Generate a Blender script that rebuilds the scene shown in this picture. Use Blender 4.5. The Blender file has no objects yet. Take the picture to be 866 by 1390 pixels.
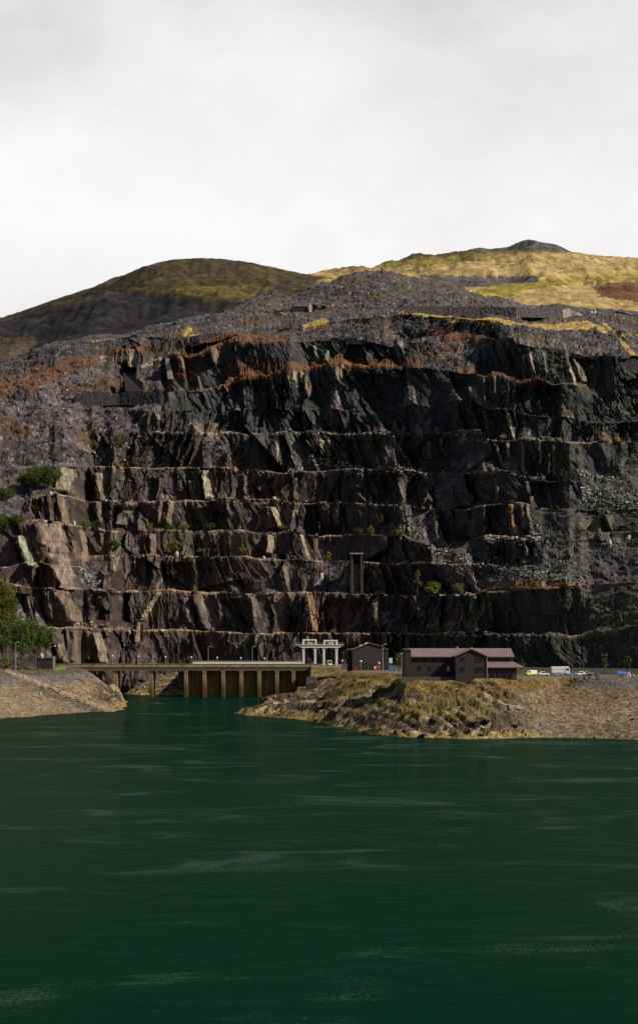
SUN_EL_DEG = 40; SUN_AZ_DEG = 111; SUN_E = 5.0; SKY_S = 0.05; CLOUD_S = 1.14; EXPO = 0.0; CLOUD_OFF = (3.1, 0.4, 0.2)
import bpy, math, random
import numpy as np
from mathutils import Vector, Matrix

SC = bpy.context.scene
COL = SC.collection
RNG = np.random.default_rng(7)
random.seed(7)

# ---- the viewpoint that the place was surveyed from -------------------------
F = 1700.0          # focal length in photo pixels
CX = 433.0          # photo column straight ahead
HY = 870.0          # photo row of the horizon
CAMZ = 31.0         # eye height above the lake

def wx(px, d): return (px - CX) / F * d
def wz(py, d): return CAMZ + (HY - py) / F * d
def P(px, py, d): return Vector((wx(px, d), d, wz(py, d)))

# ---- noise -------------------------------------------------------------------
def _h(ix, iy, seed):
    ix = np.asarray(ix).astype(np.int32).view(np.uint32); iy = np.asarray(iy).astype(np.int32).view(np.uint32)
    a = ix * np.uint32(374761393) + iy * np.uint32(668265263) + np.uint32((int(seed) * 1274126177) & 0xFFFFFFFF)
    a = (a ^ (a >> np.uint32(13))) * np.uint32(1274126177)
    a = (a ^ (a >> np.uint32(16))) * np.uint32(2246822519)
    a = a ^ (a >> np.uint32(15))
    return (a & np.uint32(0xFFFFFF)).astype(np.float32) * np.float32(1 / 0x1000000)

def vnoise(x, y, seed=0):
    x = np.asarray(x, np.float32); y = np.asarray(y, np.float32)
    x, y = np.broadcast_arrays(x, y)
    x0 = np.floor(x); y0 = np.floor(y)
    fx = x - x0; fy = y - y0
    fx = fx * fx * fx * (fx * (fx * 6 - 15) + 10); fy = fy * fy * fy * (fy * (fy * 6 - 15) + 10)
    a = _h(x0, y0, seed); b = _h(x0 + 1, y0, seed); c = _h(x0, y0 + 1, seed); d = _h(x0 + 1, y0 + 1, seed)
    return ((a * (1 - fx) + b * fx) * (1 - fy) + (c * (1 - fx) + d * fx) * fy) * 2 - 1

def fbm(x, y, seed=0, octv=4, gain=0.5):
    s = 0; amp = 1.0; tot = 0
    for k in range(octv):
        s = s + amp * vnoise(x * 2 ** k + 13.7 * k, y * 2 ** k - 7.3 * k, seed + 17 * k); tot += amp; amp *= gain
    return s / tot

def voro(u, v, seed=0, jit=0.9):
    """nearest-cell: offsets from the cell's point, three random numbers of the cell"""
    u = np.asarray(u, np.float32); v = np.asarray(v, np.float32); jit = np.float32(jit)
    iu = np.floor(u); iv = np.floor(v)
    best = np.full(u.shape, 1e9, np.float32); du = np.zeros(u.shape, np.float32); dv = du.copy(); ci = iu.copy(); cj = iv.copy()
    for a in (-1, 0, 1):
        for b in (-1, 0, 1):
            cu = iu + np.float32(a); cv = iv + np.float32(b)
            h1 = _h(cu, cv, seed); h2 = _h(cu, cv, seed + 101)
            pu = u - cu - np.float32(.5) - jit * (h1 - np.float32(.5)); pv = v - cv - np.float32(.5) - jit * (h2 - np.float32(.5))
            d = pu * pu + pv * pv
            m = d < best
            np.copyto(best, d, where=m); np.copyto(du, pu, where=m); np.copyto(dv, pv, where=m); np.copyto(ci, cu, where=m); np.copyto(cj, cv, where=m)
    return du, dv, _h(ci, cj, seed + 7), _h(ci, cj, seed + 29), _h(ci, cj, seed + 53)

def sstep(a, b, x):
    t = np.clip((x - a) / (b - a), 0, 1)
    return t * t * (3 - 2 * t)

def lerp(a, b, t): return a + (b - a) * t

def in_poly(x, y, poly):
    inside = np.zeros(x.shape, bool)
    n = len(poly)
    for i in range(n):
        x0, y0 = poly[i]; x1, y1 = poly[(i + 1) % n]
        if y0 == y1: continue
        c = ((y0 > y) != (y1 > y)) & (x < (x1 - x0) * (y - y0) / (y1 - y0) + x0)
        inside ^= c
    return inside

def poly_dist(x, y, pts):
    best = np.full(x.shape, 1e12)
    for (x0, y0), (x1, y1) in zip(pts[:-1], pts[1:]):
        dx, dy = x1 - x0, y1 - y0
        t = np.clip(((x - x0) * dx + (y - y0) * dy) / (dx * dx + dy * dy + 1e-9), 0, 1)
        best = np.minimum(best, (x - x0 - t * dx) ** 2 + (y - y0 - t * dy) ** 2)
    return np.sqrt(best)

# ---- mesh / object helpers ----------------------------------------------------
def link(o):
    COL.objects.link(o); return o

def mesh_np(name, verts, faces, mat, parent=None, colors=None, smooth=False):
    me = bpy.data.meshes.new(name)
    verts = np.asarray(verts, np.float32); faces = np.asarray(faces, np.int32)
    nv, (nf, k) = len(verts), faces.shape
    me.vertices.add(nv); me.vertices.foreach_set('co', verts.ravel())
    me.loops.add(nf * k); me.loops.foreach_set('vertex_index', faces.ravel())
    me.polygons.add(nf); me.polygons.foreach_set('loop_start', np.arange(0, nf * k, k, dtype=np.int32))
    me.polygons.foreach_set('loop_total', np.full(nf, k, np.int32))
    me.polygons.foreach_set('use_smooth', np.full(nf, smooth))
    if colors is not None:
        at = me.color_attributes.new('albedo', 'FLOAT_COLOR', 'POINT')
        c = np.ones((nv, 4), np.float32); c[:, :3] = colors
        at.data.foreach_set('color', c.ravel())
    me.update(calc_edges=True)
    me.materials.append(mat)
    o = link(bpy.data.objects.new(name, me))
    if parent: o.parent = parent
    return o

def grid_faces(nr, nc):
    i = np.arange(nr * nc).reshape(nr, nc)
    return np.stack([i[:-1, :-1], i[:-1, 1:], i[1:, 1:], i[1:, :-1]], -1).reshape(-1, 4)

class MB:
    """collects shapes and links them as ONE mesh object"""
    def __init__(s): s.v = []; s.f = []
    def add(s, vs, fs):
        b = len(s.v); s.v += [tuple(v) for v in vs]; s.f += [tuple(b + i for i in f) for f in fs]; return s
    def box(s, x0, x1, y0, y1, z0, z1):
        return s.add([(x0, y0, z0), (x1, y0, z0), (x1, y1, z0), (x0, y1, z0), (x0, y0, z1), (x1, y0, z1), (x1, y1, z1), (x0, y1, z1)],
                     [(0, 3, 2, 1), (4, 5, 6, 7), (0, 1, 5, 4), (1, 2, 6, 5), (2, 3, 7, 6), (3, 0, 4, 7)])
    def prism(s, prof, axis, a0, a1):
        """a closed 2-D profile pushed along an axis: 'x' profile=(y,z), 'y' profile=(x,z), 'z' profile=(x,y)"""
        n = len(prof)
        def pt(p, a): return {'x': (a, p[0], p[1]), 'y': (p[0], a, p[1]), 'z': (p[0], p[1], a)}[axis]
        vs = [pt(p, a0) for p in prof] + [pt(p, a1) for p in prof]
        return s.add(vs, [tuple(range(n - 1, -1, -1)), tuple(range(n, 2 * n))] + [(i, (i + 1) % n, n + (i + 1) % n, n + i) for i in range(n)])
    def tube(s, a, b, r0, r1=None, n=8):
        r1 = r0 if r1 is None else r1
        a = Vector(a); b = Vector(b); d = (b - a).normalized()
        u = d.orthogonal().normalized(); w = d.cross(u)
        vs = []
        for p, r in ((a, r0), (b, r1)):
            for i in range(n):
                t = 2 * math.pi * i / n; vs.append(p + u * (r * math.cos(t)) + w * (r * math.sin(t)))
        return s.add(vs, [tuple(range(n - 1, -1, -1)), tuple(range(n, 2 * n))] + [(i, (i + 1) % n, n + (i + 1) % n, n + i) for i in range(n)])
    def ball(s, c, r, n=8, m=5):
        rx, ry, rz = (r, r, r) if isinstance(r, (int, float)) else r
        vs = [(c[0], c[1], c[2] - rz)]
        for j in range(1, m):
            t = math.pi * j / m
            for i in range(n):
                p = 2 * math.pi * i / n
                vs.append((c[0] + rx * math.sin(t) * math.cos(p), c[1] + ry * math.sin(t) * math.sin(p), c[2] - rz * math.cos(t)))
        vs.append((c[0], c[1], c[2] + rz)); top = len(vs) - 1
        fs = [(0, 1 + (i + 1) % n, 1 + i) for i in range(n)]
        for j in range(m - 2):
            for i in range(n):
                a = 1 + j * n + i; b = 1 + j * n + (i + 1) % n
                fs.append((a, b, b + n, a + n))
        k = 1 + (m - 2) * n
        fs += [(k + i, k + (i + 1) % n, top) for i in range(n)]
        return s.add(vs, fs)
    def build(s, name, mat, parent=None, bevel=0, smooth=False):
        me = bpy.data.meshes.new(name); me.from_pydata(s.v, [], s.f); me.update(); me.validate()
        me.materials.append(mat)
        if smooth: me.polygons.foreach_set('use_smooth', [True] * len(me.polygons))
        o = link(bpy.data.objects.new(name, me))
        if parent: o.parent = parent
        if bevel:
            m = o.modifiers.new('bevel', 'BEVEL'); m.width = bevel; m.segments = 2; m.limit_method = 'ANGLE'
        return o

def tag(o, label=None, cat=None, group=None, kind=None):
    if label: o['label'] = label
    if cat: o['category'] = cat
    if group: o['group'] = group
    if kind: o['kind'] = kind
    return o

def thing(name, label, cat, loc=(0, 0, 0), rz=0.0, group=None):
    o = bpy.data.objects.new(name, None); link(o)
    o.location = loc; o.rotation_euler = (0, 0, rz); o.empty_display_size = 0.5
    return tag(o, label, cat, group)

def copy_tree(o, parent=None):
    c = o.copy(); link(c)
    if parent: c.parent = parent
    for ch in [x for x in SC.objects if x.parent == o]: copy_tree(ch, c)
    return c

# ---- materials ------------------------------------------------------------------
def new_mat(name):
    m = bpy.data.materials.new(name); m.use_nodes = True
    nt = m.node_tree; b = nt.nodes['Principled BSDF']
    return m, nt, b

def nd(nt, t, **kw):
    n = nt.nodes.new(t)
    for k, v in kw.items():
        if k in n.inputs.keys(): n.inputs[k].default_value = v
        else: setattr(n, k, v)
    return n

def earth_mat(name, rough=0.85, spec=0.25, scale=0.9, amt=0.45, bump=0.6, bdist=0.35, stretch=(1, 1, 1)):
    """surface colour from the mesh attribute 'albedo', broken up by two noises, with small relief"""
    m, nt, b = new_mat(name); L = nt.links.new
    a = nd(nt, 'ShaderNodeAttribute', attribute_name='albedo')
    tc = nd(nt, 'ShaderNodeTexCoord')
    mp = nd(nt, 'ShaderNodeMapping'); mp.inputs['Scale'].default_value = stretch
    L(tc.outputs['Object'], mp.inputs['Vector'])
    n1 = nd(nt, 'ShaderNodeTexNoise', Scale=scale, Detail=6.0, Roughness=0.65)
    n2 = nd(nt, 'ShaderNodeTexVoronoi', Scale=scale * 0.8)
    L(mp.outputs[0], n1.inputs['Vector']); L(mp.outputs[0], n2.inputs['Vector'])
    r = nd(nt, 'ShaderNodeMapRange'); r.inputs['From Min'].default_value = 0.3; r.inputs['From Max'].default_value = 0.7
    r.inputs['To Min'].default_value = 1 - amt; r.inputs['To Max'].default_value = 1 + amt
    L(n1.outputs['Fac'], r.inputs['Value'])
    sx = nd(nt, 'ShaderNodeSeparateColor'); L(n2.outputs['Color'], sx.inputs[0])
    r2 = nd(nt, 'ShaderNodeMapRange'); r2.inputs['To Min'].default_value = 1 - amt * 0.7; r2.inputs['To Max'].default_value = 1 + amt * 0.7
    L(sx.outputs[0], r2.inputs['Value'])
    mul = nd(nt, 'ShaderNodeMath', operation='MULTIPLY'); L(r.outputs[0], mul.inputs[0]); L(r2.outputs[0], mul.inputs[1])
    vm = nd(nt, 'ShaderNodeVectorMath', operation='SCALE'); L(a.outputs['Color'], vm.inputs[0]); L(mul.outputs[0], vm.inputs['Scale'])
    L(vm.outputs[0], b.inputs['Base Color'])
    b.inputs['Roughness'].default_value = rough; b.inputs['Specular IOR Level'].default_value = spec
    if bump:
        bp = nd(nt, 'ShaderNodeBump', Strength=bump, Distance=bdist)
        L(n1.outputs['Fac'], bp.inputs['Height']); L(bp.outputs[0], b.inputs['Normal'])
    return m

def flat_mat(name, col, rough=0.7, metal=0.0, amt=0.18, scale=1.5, spec=0.4, stretch=(1, 1, 1), streak=0.0):
    """one colour with worn, uneven tone"""
    m, nt, b = new_mat(name); L = nt.links.new
    tc = nd(nt, 'ShaderNodeTexCoord')
    mp = nd(nt, 'ShaderNodeMapping'); mp.inputs['Scale'].default_value = stretch
    L(tc.outputs['Object'], mp.inputs['Vector'])
    n1 = nd(nt, 'ShaderNodeTexNoise', Scale=scale, Detail=5.0, Roughness=0.6); L(mp.outputs[0], n1.inputs['Vector'])
    r = nd(nt, 'ShaderNodeMapRange'); r.inputs['From Min'].default_value = 0.3; r.inputs['From Max'].default_value = 0.7
    r.inputs['To Min'].default_value = 1 - amt; r.inputs['To Max'].default_value = 1 + amt
    L(n1.outputs['Fac'], r.inputs['Value'])
    rgb = nd(nt, 'ShaderNodeRGB'); rgb.outputs[0].default_value = (*col, 1)
    vm = nd(nt, 'ShaderNodeVectorMath', operation='SCALE'); L(rgb.outputs[0], vm.inputs[0]); L(r.outputs[0], vm.inputs['Scale'])
    L(vm.outputs[0], b.inputs['Base Color'])
    b.inputs['Roughness'].default_value = rough; b.inputs['Metallic'].default_value = metal; b.inputs['Specular IOR Level'].default_value = spec
    return m

# ---- light, sky, camera -------------------------------------------------------------
SUN_EL = math.radians(SUN_EL_DEG); SUN_AZ = math.radians(SUN_AZ_DEG)   # azimuth clockwise from +Y (north)
sdir = Vector((math.sin(SUN_AZ) * math.cos(SUN_EL), math.cos(SUN_AZ) * math.cos(SUN_EL), math.sin(SUN_EL)))
sl = bpy.data.lights.new('sun', 'SUN'); sl.energy = SUN_E; sl.angle = math.radians(0.5); sl.color = (1.0, 0.895, 0.745)
so = link(bpy.data.objects.new('sun', sl)); so.rotation_euler = sdir.to_track_quat('Z', 'Y').to_euler(); so.location = (200, -100, 300)

w = bpy.data.worlds.new('World'); SC.world = w; w.use_nodes = True
nt = w.node_tree; L = nt.links.new
for n in list(nt.nodes): nt.nodes.remove(n)
out = nd(nt, 'ShaderNodeOutputWorld')
sky = nd(nt, 'ShaderNodeTexSky'); sky.sky_type = 'NISHITA'; sky.sun_disc = False
sky.sun_elevation = SUN_EL; sky.sun_rotation = SUN_AZ
bg1 = nd(nt, 'ShaderNodeBackground', Strength=SKY_S); L(sky.outputs[0], bg1.inputs['Color'])
tc = nd(nt, 'ShaderNodeTexCoord')
mp = nd(nt, 'ShaderNodeMapping'); mp.inputs['Scale'].default_value = (1.0, 1.0, 1.8); mp.inputs['Location'].default_value = CLOUD_OFF
L(tc.outputs['Generated'], mp.inputs['Vector'])
n1 = nd(nt, 'ShaderNodeTexNoise', Scale=2.6, Detail=7.0, Roughness=0.5, Distortion=0.25); L(mp.outputs[0], n1.inputs['Vector'])
n2 = nd(nt, 'ShaderNodeTexNoise', Scale=7.0, Detail=6.0, Roughness=0.55, Distortion=0.2); L(mp.outputs[0], n2.inputs['Vector'])
mx = nd(nt, 'ShaderNodeMath', operation='MULTIPLY_ADD'); L(n2.outputs['Fac'], mx.inputs[0]); mx.inputs[1].default_value = 0.35; L(n1.outputs['Fac'], mx.inputs[2])
rp = nd(nt, 'ShaderNodeValToRGB'); L(mx.outputs[0], rp.inputs['Fac'])
e = rp.color_ramp.elements
e[0].position = 0.5; e[0].color = (0.60, 0.585, 0.58, 1)
e[1].position = 0.86; e[1].color = (0.88, 0.87, 0.87, 1)
k = rp.color_ramp.elements.new(0.66); k.color = (0.74, 0.725, 0.72, 1)
bg2 = nd(nt, 'ShaderNodeBackground', Strength=CLOUD_S); sep = nd(nt, 'ShaderNodeSeparateXYZ'); L(tc.outputs['Generated'], sep.inputs[0])
lowc = nd(nt, 'ShaderNodeMapRange', interpolation_type='SMOOTHSTEP'); L(sep.outputs['Z'], lowc.inputs['Value']); lowc.inputs['From Min'].default_value = .16; lowc.inputs['From Max'].default_value = .36; lowc.inputs['To Min'].default_value = .80; lowc.inputs['To Max'].default_value = 1.0
lm = nd(nt, 'ShaderNodeVectorMath', operation='SCALE'); L(rp.outputs[0], lm.inputs[0]); L(lowc.outputs[0], lm.inputs['Scale'])
L(lm.outputs[0], bg2.inputs['Color'])
# the bright cloud bank stands over the mountain; overhead and behind the viewer the sky is clear
dp = nd(nt, 'ShaderNodeVectorMath', operation='DOT_PRODUCT'); L(tc.outputs['Generated'], dp.inputs[0]); dp.inputs[1].default_value = Vector((0, 0.93, 0.36)).normalized()
ad = nd(nt, 'ShaderNodeMath', operation='MULTIPLY_ADD'); L(n1.outputs['Fac'], ad.inputs[0]); ad.inputs[1].default_value = 0.25; L(dp.outputs['Value'], ad.inputs[2])
mr = nd(nt, 'ShaderNodeMapRange', interpolation_type='SMOOTHSTEP'); L(ad.outputs[0], mr.inputs['Value'])
mr.inputs['From Min'].default_value = 0.72; mr.inputs['From Max'].default_value = 0.98
ms = nd(nt, 'ShaderNodeMixShader'); L(mr.outputs[0], ms.inputs['Fac']); L(bg1.outputs[0], ms.inputs[1]); L(bg2.outputs[0], ms.inputs[2])
L(ms.outputs[0], out.inputs['Surface'])

cam = bpy.data.cameras.new('camera'); co = link(bpy.data.objects.new('camera', cam))
co.location = (0, 0, CAMZ); co.rotation_euler = (math.radians(90), 0, 0)
cam.sensor_fit = 'VERTICAL'; cam.sensor_height = 36.0; cam.lens = 36.0 * F / 1390.0
cam.shift_y = (HY - 695.0) / 1390.0
cam.clip_start = 1.0; cam.clip_end = 12000
SC.camera = co
SC.view_settings.view_transform = 'Standard'; SC.view_settings.look = 'None'; SC.view_settings.gamma = 1; SC.view_settings.exposure = EXPO
SC.view_settings.use_curve_mapping = False
SC.cycles.max_bounces = 5; SC.cycles.diffuse_bounces = 2; SC.cycles.glossy_bounces = 3; SC.cycles.transmission_bounces = 2
SC.cycles.use_denoising = True; SC.cycles.caustics_reflective = False; SC.cycles.caustics_refractive = False
# =================================================================================
# THE QUARRY: a hillside cut into benches.  Each crest is a line (photo column, row);
# the depth behind the lake is set level by level and gives every crest its height.
# =================================================================================
rock_mat = earth_mat('slate_rock', rough=0.75, spec=0.25, scale=0.55, amt=0.42, bump=0.7, bdist=0.5, stretch=(1.5, 1.5, 0.3))

def curve(*pts):
    xs = [p[0] for p in pts]; ys = [p[1] for p in pts]
    return lambda x: np.interp(x, xs, ys)

px_ = np.concatenate([np.arange(-170, -12, 2.5), np.arange(-12, 880, 0.78), np.arange(880, 1040, 2.5)])
NCOL = len(px_)
n_crest = [
 curve((0, 851), (77, 853), (114, 852), (186, 857), (223, 856), (284, 858), (380, 861), (440, 860), (592, 862), (650, 859), (716, 863), (777, 865), (806, 861), (866, 850)),
 curve((0, 792), (40, 796), (77, 799), (109, 800), (138, 801), (159, 803), (230, 802), (282, 806), (438, 807), (640, 809), (657, 803), (689, 798), (742, 799), (806, 792), (866, 791)),
 curve((0, 772), (60, 766), (108, 770), (122, 756), (165, 755), (230, 754), (353, 758), (422, 761), (464, 765), (497, 765), (566, 767), (609, 768), (652, 767), (724, 767), (769, 760), (866, 745)),
 curve((0, 706), (37, 707), (77, 707), (95, 711), (106, 714), (146, 723), (230, 721), (321, 721), (396, 722), (414, 725), (440, 727), (547, 729), (585, 742), (606, 744), (657, 730), (692, 731), (724, 733), (774, 727), (866, 724)),
 curve((0, 681), (40, 678), (80, 670), (90, 672), (122, 680), (197, 682), (230, 680), (282, 680), (306, 675), (364, 676), (407, 682), (440, 682), (486, 685), (532, 686), (603, 692), (636, 690), (692, 684), (742, 690), (801, 692), (866, 692)),
 curve((0, 640), (74, 634), (125, 635), (230, 637), (263, 635), (337, 640), (380, 642), (489, 639), (569, 641), (606, 644), (636, 644), (689, 642), (742, 649), (801, 648), (866, 653)),
 curve((0, 587), (114, 587), (230, 589), (290, 588), (440, 589), (526, 589), (650, 590), (676, 594), (716, 598), (769, 603), (866, 604)),
 curve((0, 561), (112, 559), (230, 560), (420, 556), (640, 550), (716, 560), (800, 575), (866, 572)),
 curve((0, 537), (100, 532), (220, 531), (250, 531), (298, 525), (367, 508), (401, 500), (420, 501), (486, 496), (566, 500), (606, 506), (676, 508), (708, 521), (729, 516), (750, 526), (795, 526), (822, 552), (866, 560)),
 curve((0, 515), (45, 508), (90, 497), (140, 484), (165, 474), (182, 472), (196, 487), (231, 485), (263, 480), (298, 468), (380, 466), (440, 465), (500, 466), (534, 469), (566, 462), (590, 457), (650, 461), (702, 465), (761, 477), (795, 482), (866, 485)),
 curve((0, 505), (27, 492), (53, 476), (93, 468), (130, 464), (175, 462), (212, 458), (250, 456), (287, 453), (343, 452), (406, 447), (440, 438), (500, 430), (545, 425), (579, 428), (617, 432), (673, 436), (697, 443), (747, 444), (795, 449), (827, 456), (866, 460)),
 curve((0, 499), (27, 491), (60, 473), (100, 464), (140, 461), (180, 456), (226, 445), (300, 430), (400, 421), (440, 422), (500, 420), (545, 417), (600, 419), (650, 424), (700, 427), (763, 428), (800, 425), (866, 430)),
 curve((0, 495), (27, 487), (60, 469), (100, 460), (140, 457), (180, 450), (200, 442), (300, 424), (340, 406), (370, 399), (395, 402), (420, 388), (470, 371), (500, 368), (530, 367), (560, 374), (590, 377), (612, 384), (640, 396), (660, 406), (700, 411), (762, 414), (800, 418), (866, 425)),
]
NL = len(n_crest)
base_step = [7, 22, 21, 19, 19, 21, 22, 14, 16, 30, 36, 46, 120]
# slope style of each level (0 = cut cliff with a bench in front, 1 = tipped scree)
slope_fn = [
 curve((60, .75), (80, 0), (770, 0), (800, .8)),
 curve((560, 0), (590, 0.15), (640, .25), (660, 0), (770, 0), (800, .7), (866, .7)),
 curve((104, 0), (112, .7), (140, .6), (152, 0), (430, 0), (445, .7), (478, .6), (486, 0), (630, 0), (660, .55), (700, .9), (866, .95)),
 curve((570, 0), (588, .9), (640, .9), (655, 0), (715, 0), (740, .8), (866, .9)),
 curve((0, .8), (28, .8), (45, .3), (60, 0), (545, 0), (556, .8), (585, .8), (600, .1), (690, 0), (735, .5), (830, .45), (866, .7)),
 curve((0, .95), (70, .95), (82, 0), (575, 0), (590, .85), (612, .85), (625, .1), (735, 0), (790, .85), (866, .9)),
 curve((0, 1), (118, 1), (130, 0), (270, 0), (276, .7), (308, .6), (318, 0), (330, .0), (345, .45), (362, .45), (372, 0), (550, 0), (566, .4), (590, .4), (600, 0), (810, 0), (836, .7), (866, .6)),
 curve((0, 1), (175, 1), (205, 0)),
 curve((0, 1), (215, 1), (238, 0)),
 curve((0, 1), (150, 1), (165, .5), (182, 0), (188, .8), (216, .8), (226, 0), (300, 0), (530, 0), (572, .9), (620, 1), (645, .6), (660, .1)),
 curve((0, .8), (230, .5), (300, .35), (330, .8), (410, .9), (480, .9), (535, .75), (548, .1), (680, .15), (700, .7), (790, .9), (866, 1)),
 curve((0, 1), (866, 1)),
 curve((0, 1), (866, 1)),
]
# how much of the level's depth is the flat bench (the rest leans back in the face)
bench_fn = [0.0, .76, .76, .74, .74, .74, .74, 0.6, curve((200, .3), (240, 0.04)), curve((0, .5), (866, .5)), .5, .3, .2, .1][:NL]
# height in photo rows of the heathery lip of each crest (crest k is the foot of level k+1)
lip_fn = [curve((0, 1.6), (700, 1.6), (720, 3), (866, 3)), curve((0, 2.0), (640, 2.0), (690, 3.5), (866, 4)), 1.6, 1.8, 1.5, 1.6, 1.5, curve((200, 1.0), (240, 0)),
          curve((0, 1), (240, 1.5), (290, 4), (330, 9), (400, 9), (430, 14), (575, 13), (590, 5), (640, 5), (700, 3), (730, 5), (866, 3)),
          curve((0, 9), (140, 10), (180, 4), (230, 8), (298, 5), (312, 7), (380, 8), (400, 2), (500, 3), (560, 2), (580, 8), (700, 7), (720, 3), (866, 3)),
          curve((0, 2), (535, 2), (548, 5), (640, 6), (700, 8), (820, 8), (866, 2)), 1.5, 1.5]
def ev(f, x): return f(x) if callable(f) else np.full(x.shape, float(f))

D0 = np.interp(px_, [-170, 60, 106, 112, 150, 168, 260, 430, 520, 570, 630, 700, 866, 1040], [668, 690, 705, 720, 722, 740, 742, 732, 712, 695, 668, 645, 605, 580])
Z0 = np.interp(px_, [100, 140, 260, 300], [12, 2, 2, 12])
D0S = np.interp(px_, [-170, 60, 150, 430, 520, 700, 866, 1040], [680, 705, 730, 732, 705, 645, 600, 575])
depth = [D0]; zz = [Z0]; yy = [HY - (Z0 - CAMZ) * F / D0]
for k in range(NL):
    S = slope_fn[k](px_ + 9 * fbm(px_ / 16, np.full(NCOL, 5.7 * k), 19, 3))
    mid = 1 + 0.55 * S
    step = base_step[k] * mid
    if k == 2: step = step * np.interp(px_, [100, 118], [0.35, 1])
    if k == 3: step = step * np.interp(px_, [88, 118], [0.8, 1])
    d = depth[-1] + step
    y = n_crest[k](px_) + 0.5 * fbm(px_ / 9.0, np.full(NCOL, k * 9.1), 31, 3) + 1.6 * fbm(px_ / 45.0, np.full(NCOL, k * 5.1), 33, 2) * (1 + 0.25 * k)
    if 3 <= k <= 6: d = d + (D0S - D0) * 0.25
    depth.append(d); yy.append(y); zz.append(CAMZ + (HY - y) / F * d)

def smooth_cols(a, w):
    g = np.arange(-500, 1400, 1.0); v = np.interp(g, px_, a); n = int(w); kern = np.hanning(2 * n + 1); kern /= kern.sum()
    v = np.convolve(np.pad(v, n, mode='edge'), kern, 'valid'); return np.interp(px_, g, v)
for k in range(1, NL + 1):
    wide_ = float(np.interp(k, [5, 9], [0, 1]))
    d = lerp(smooth_cols(depth[k], 5), smooth_cols(depth[k], 90), wide_) + 3.5 * (k > 5) * fbm(px_ / 30, np.full(NCOL, k * 4.4), 35, 3) * (1 + .12 * k)
    d = np.maximum(d, depth[k - 1] + 3.5)
    depth[k] = d; zz[k] = CAMZ + (HY - yy[k]) / F * d

rows_d, rows_z, rows_lev, rows_t, rows_kind = [], [], [], [], []   # kind: 0 bench, 1 face, 2 lip
for k in range(NL):
    da, za, db, zb = depth[k], zz[k], depth[k + 1], zz[k + 1]
    S = slope_fn[k](px_ + 9 * fbm(px_ / 16, np.full(NCOL, 5.7 * k), 19, 3)); b = ev(bench_fn[k], px_) * (1 - S)
    dlip = np.zeros(NCOL); hlip = np.zeros(NCOL)
    if k > 0:
        hl = ev(lip_fn[k - 1], px_) * (1 - 0.8 * (S > .7))
        hl = hl * (0.75 + 0.5 * fbm(px_ / 14, np.full(NCOL, k * 3.3), 77, 2)) * np.clip(1.1 + 1.8 * fbm(px_ / 26, np.full(NCOL, k * 7.7), 79, 2), .15, 1.6)
        hlip = np.maximum(hl * 1.3, np.minimum(0.5, hl * 5)) * da / F
        dlip = hlip * 1.35
        dlip = np.minimum(dlip, 0.6 * (db - da))
        hlip = np.minimum(hlip, 0.5 * (zb - za))
        for q in (np.linspace(0, 1, 5 if k < 9 else 12)[1:-1]):
            rows_d.append(da + dlip * q); rows_z.append(za + hlip * q ** 0.8); rows_lev.append(k); rows_t.append(q); rows_kind.append(2)
        d1, z1 = da + dlip, za + hlip
    else:
        d1, z1 = da, za
    dtoe = d1 + (db - d1) * b
    for q in np.linspace(0, 1, 5)[:-1]:
        rows_d.append(d1 + (dtoe - d1) * q); rows_z.append(z1 + 0 * q); rows_lev.append(k); rows_t.append(q); rows_kind.append(0)
    nr = int(max(14, np.median(yy[k] - yy[k + 1]) / 0.8)) if k < NL - 1 else 46
    if k == NL - 1: nr = 60
    for q in np.linspace(0, 1, nr)[:-1 if k < NL - 1 else None]:
        # cut faces lean a little and run out in fallen stone at the foot
        zq = q
        dq = np.where(S > .5, q, lerp(q ** 0.8, q, S))
        rows_d.append(dtoe + (db - dtoe) * dq); rows_z.append(z1 + (zb - z1) * zq); rows_lev.append(k); rows_t.append(q); rows_kind.append(1)
GD = np.array(rows_d); GZ = np.array(rows_z); LEV = np.array(rows_lev); TT = np.array(rows_t); KIND = np.array(rows_kind)
NROW = len(LEV)
GPX = np.broadcast_to(px_, (NROW, NCOL))
GX = (GPX - CX) / F * GD
GY = HY - (GZ - CAMZ) * F / GD             # photo row of the undisturbed surface
jit = 16 * fbm(GPX / 22, GY / 22, 21, 4)
SL = np.empty((NROW, NCOL), np.float32)
for k in range(NL):
    r = np.where(LEV == k)[0]; SL[r] = slope_fn[k](GPX[r] + jit[r])     # slope style per vertex
CL = 1 - SL
xw = GX; zw = GZ

# ---- big bays and spurs, joint planes, slabs --------------------------------------
lean = 0.22
amp_loc = np.clip(.72 + 1.5 * fbm(xw / 36, zw / 28, 58, 3), .15, 1.6)
zrel = zw - np.array([zz[k] for k in range(NL)])[LEV]
s = xw + (lean + .75 * fbm(xw / 55, LEV[:, None] * 3.1 + zw / 90, 59, 2)) * zrel + 3.0 * fbm(xw / 22, zw / 14, 51, 3) + .8 * fbm(xw / 5, zw / 4, 53, 2)
levseed = LEV[:, None] * 37.0
bias = np.interp(px_, [0, 440, 600, 866], [-.95, -.75, -.50, -.42])[None, :] - 1.15 * fbm(xw / 34, zw / 26 + levseed, 57, 3)
amp1 = np.interp(px_, [0, 420, 640, 866], [1.15, 1.0, .95, .9])[None, :]
f = np.zeros((NROW, NCOL), np.float32)
du, dv, r1, r2, r3 = voro((xw + lean * zw + 6 * fbm(xw / 25, zw / 40, 50, 2)) / 36.0, zw / 95.0 + .37, 3)
f += 7.5 * (r1 - 0.5) * 2 + 10.0 * du * (r2 * 2.0 + bias)
f_big = f.copy()
du, dv, r1, r2, r3 = voro(s / 8.5, zw / 34.0 + levseed * 0.31, 11)
rock_cell = r3
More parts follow.
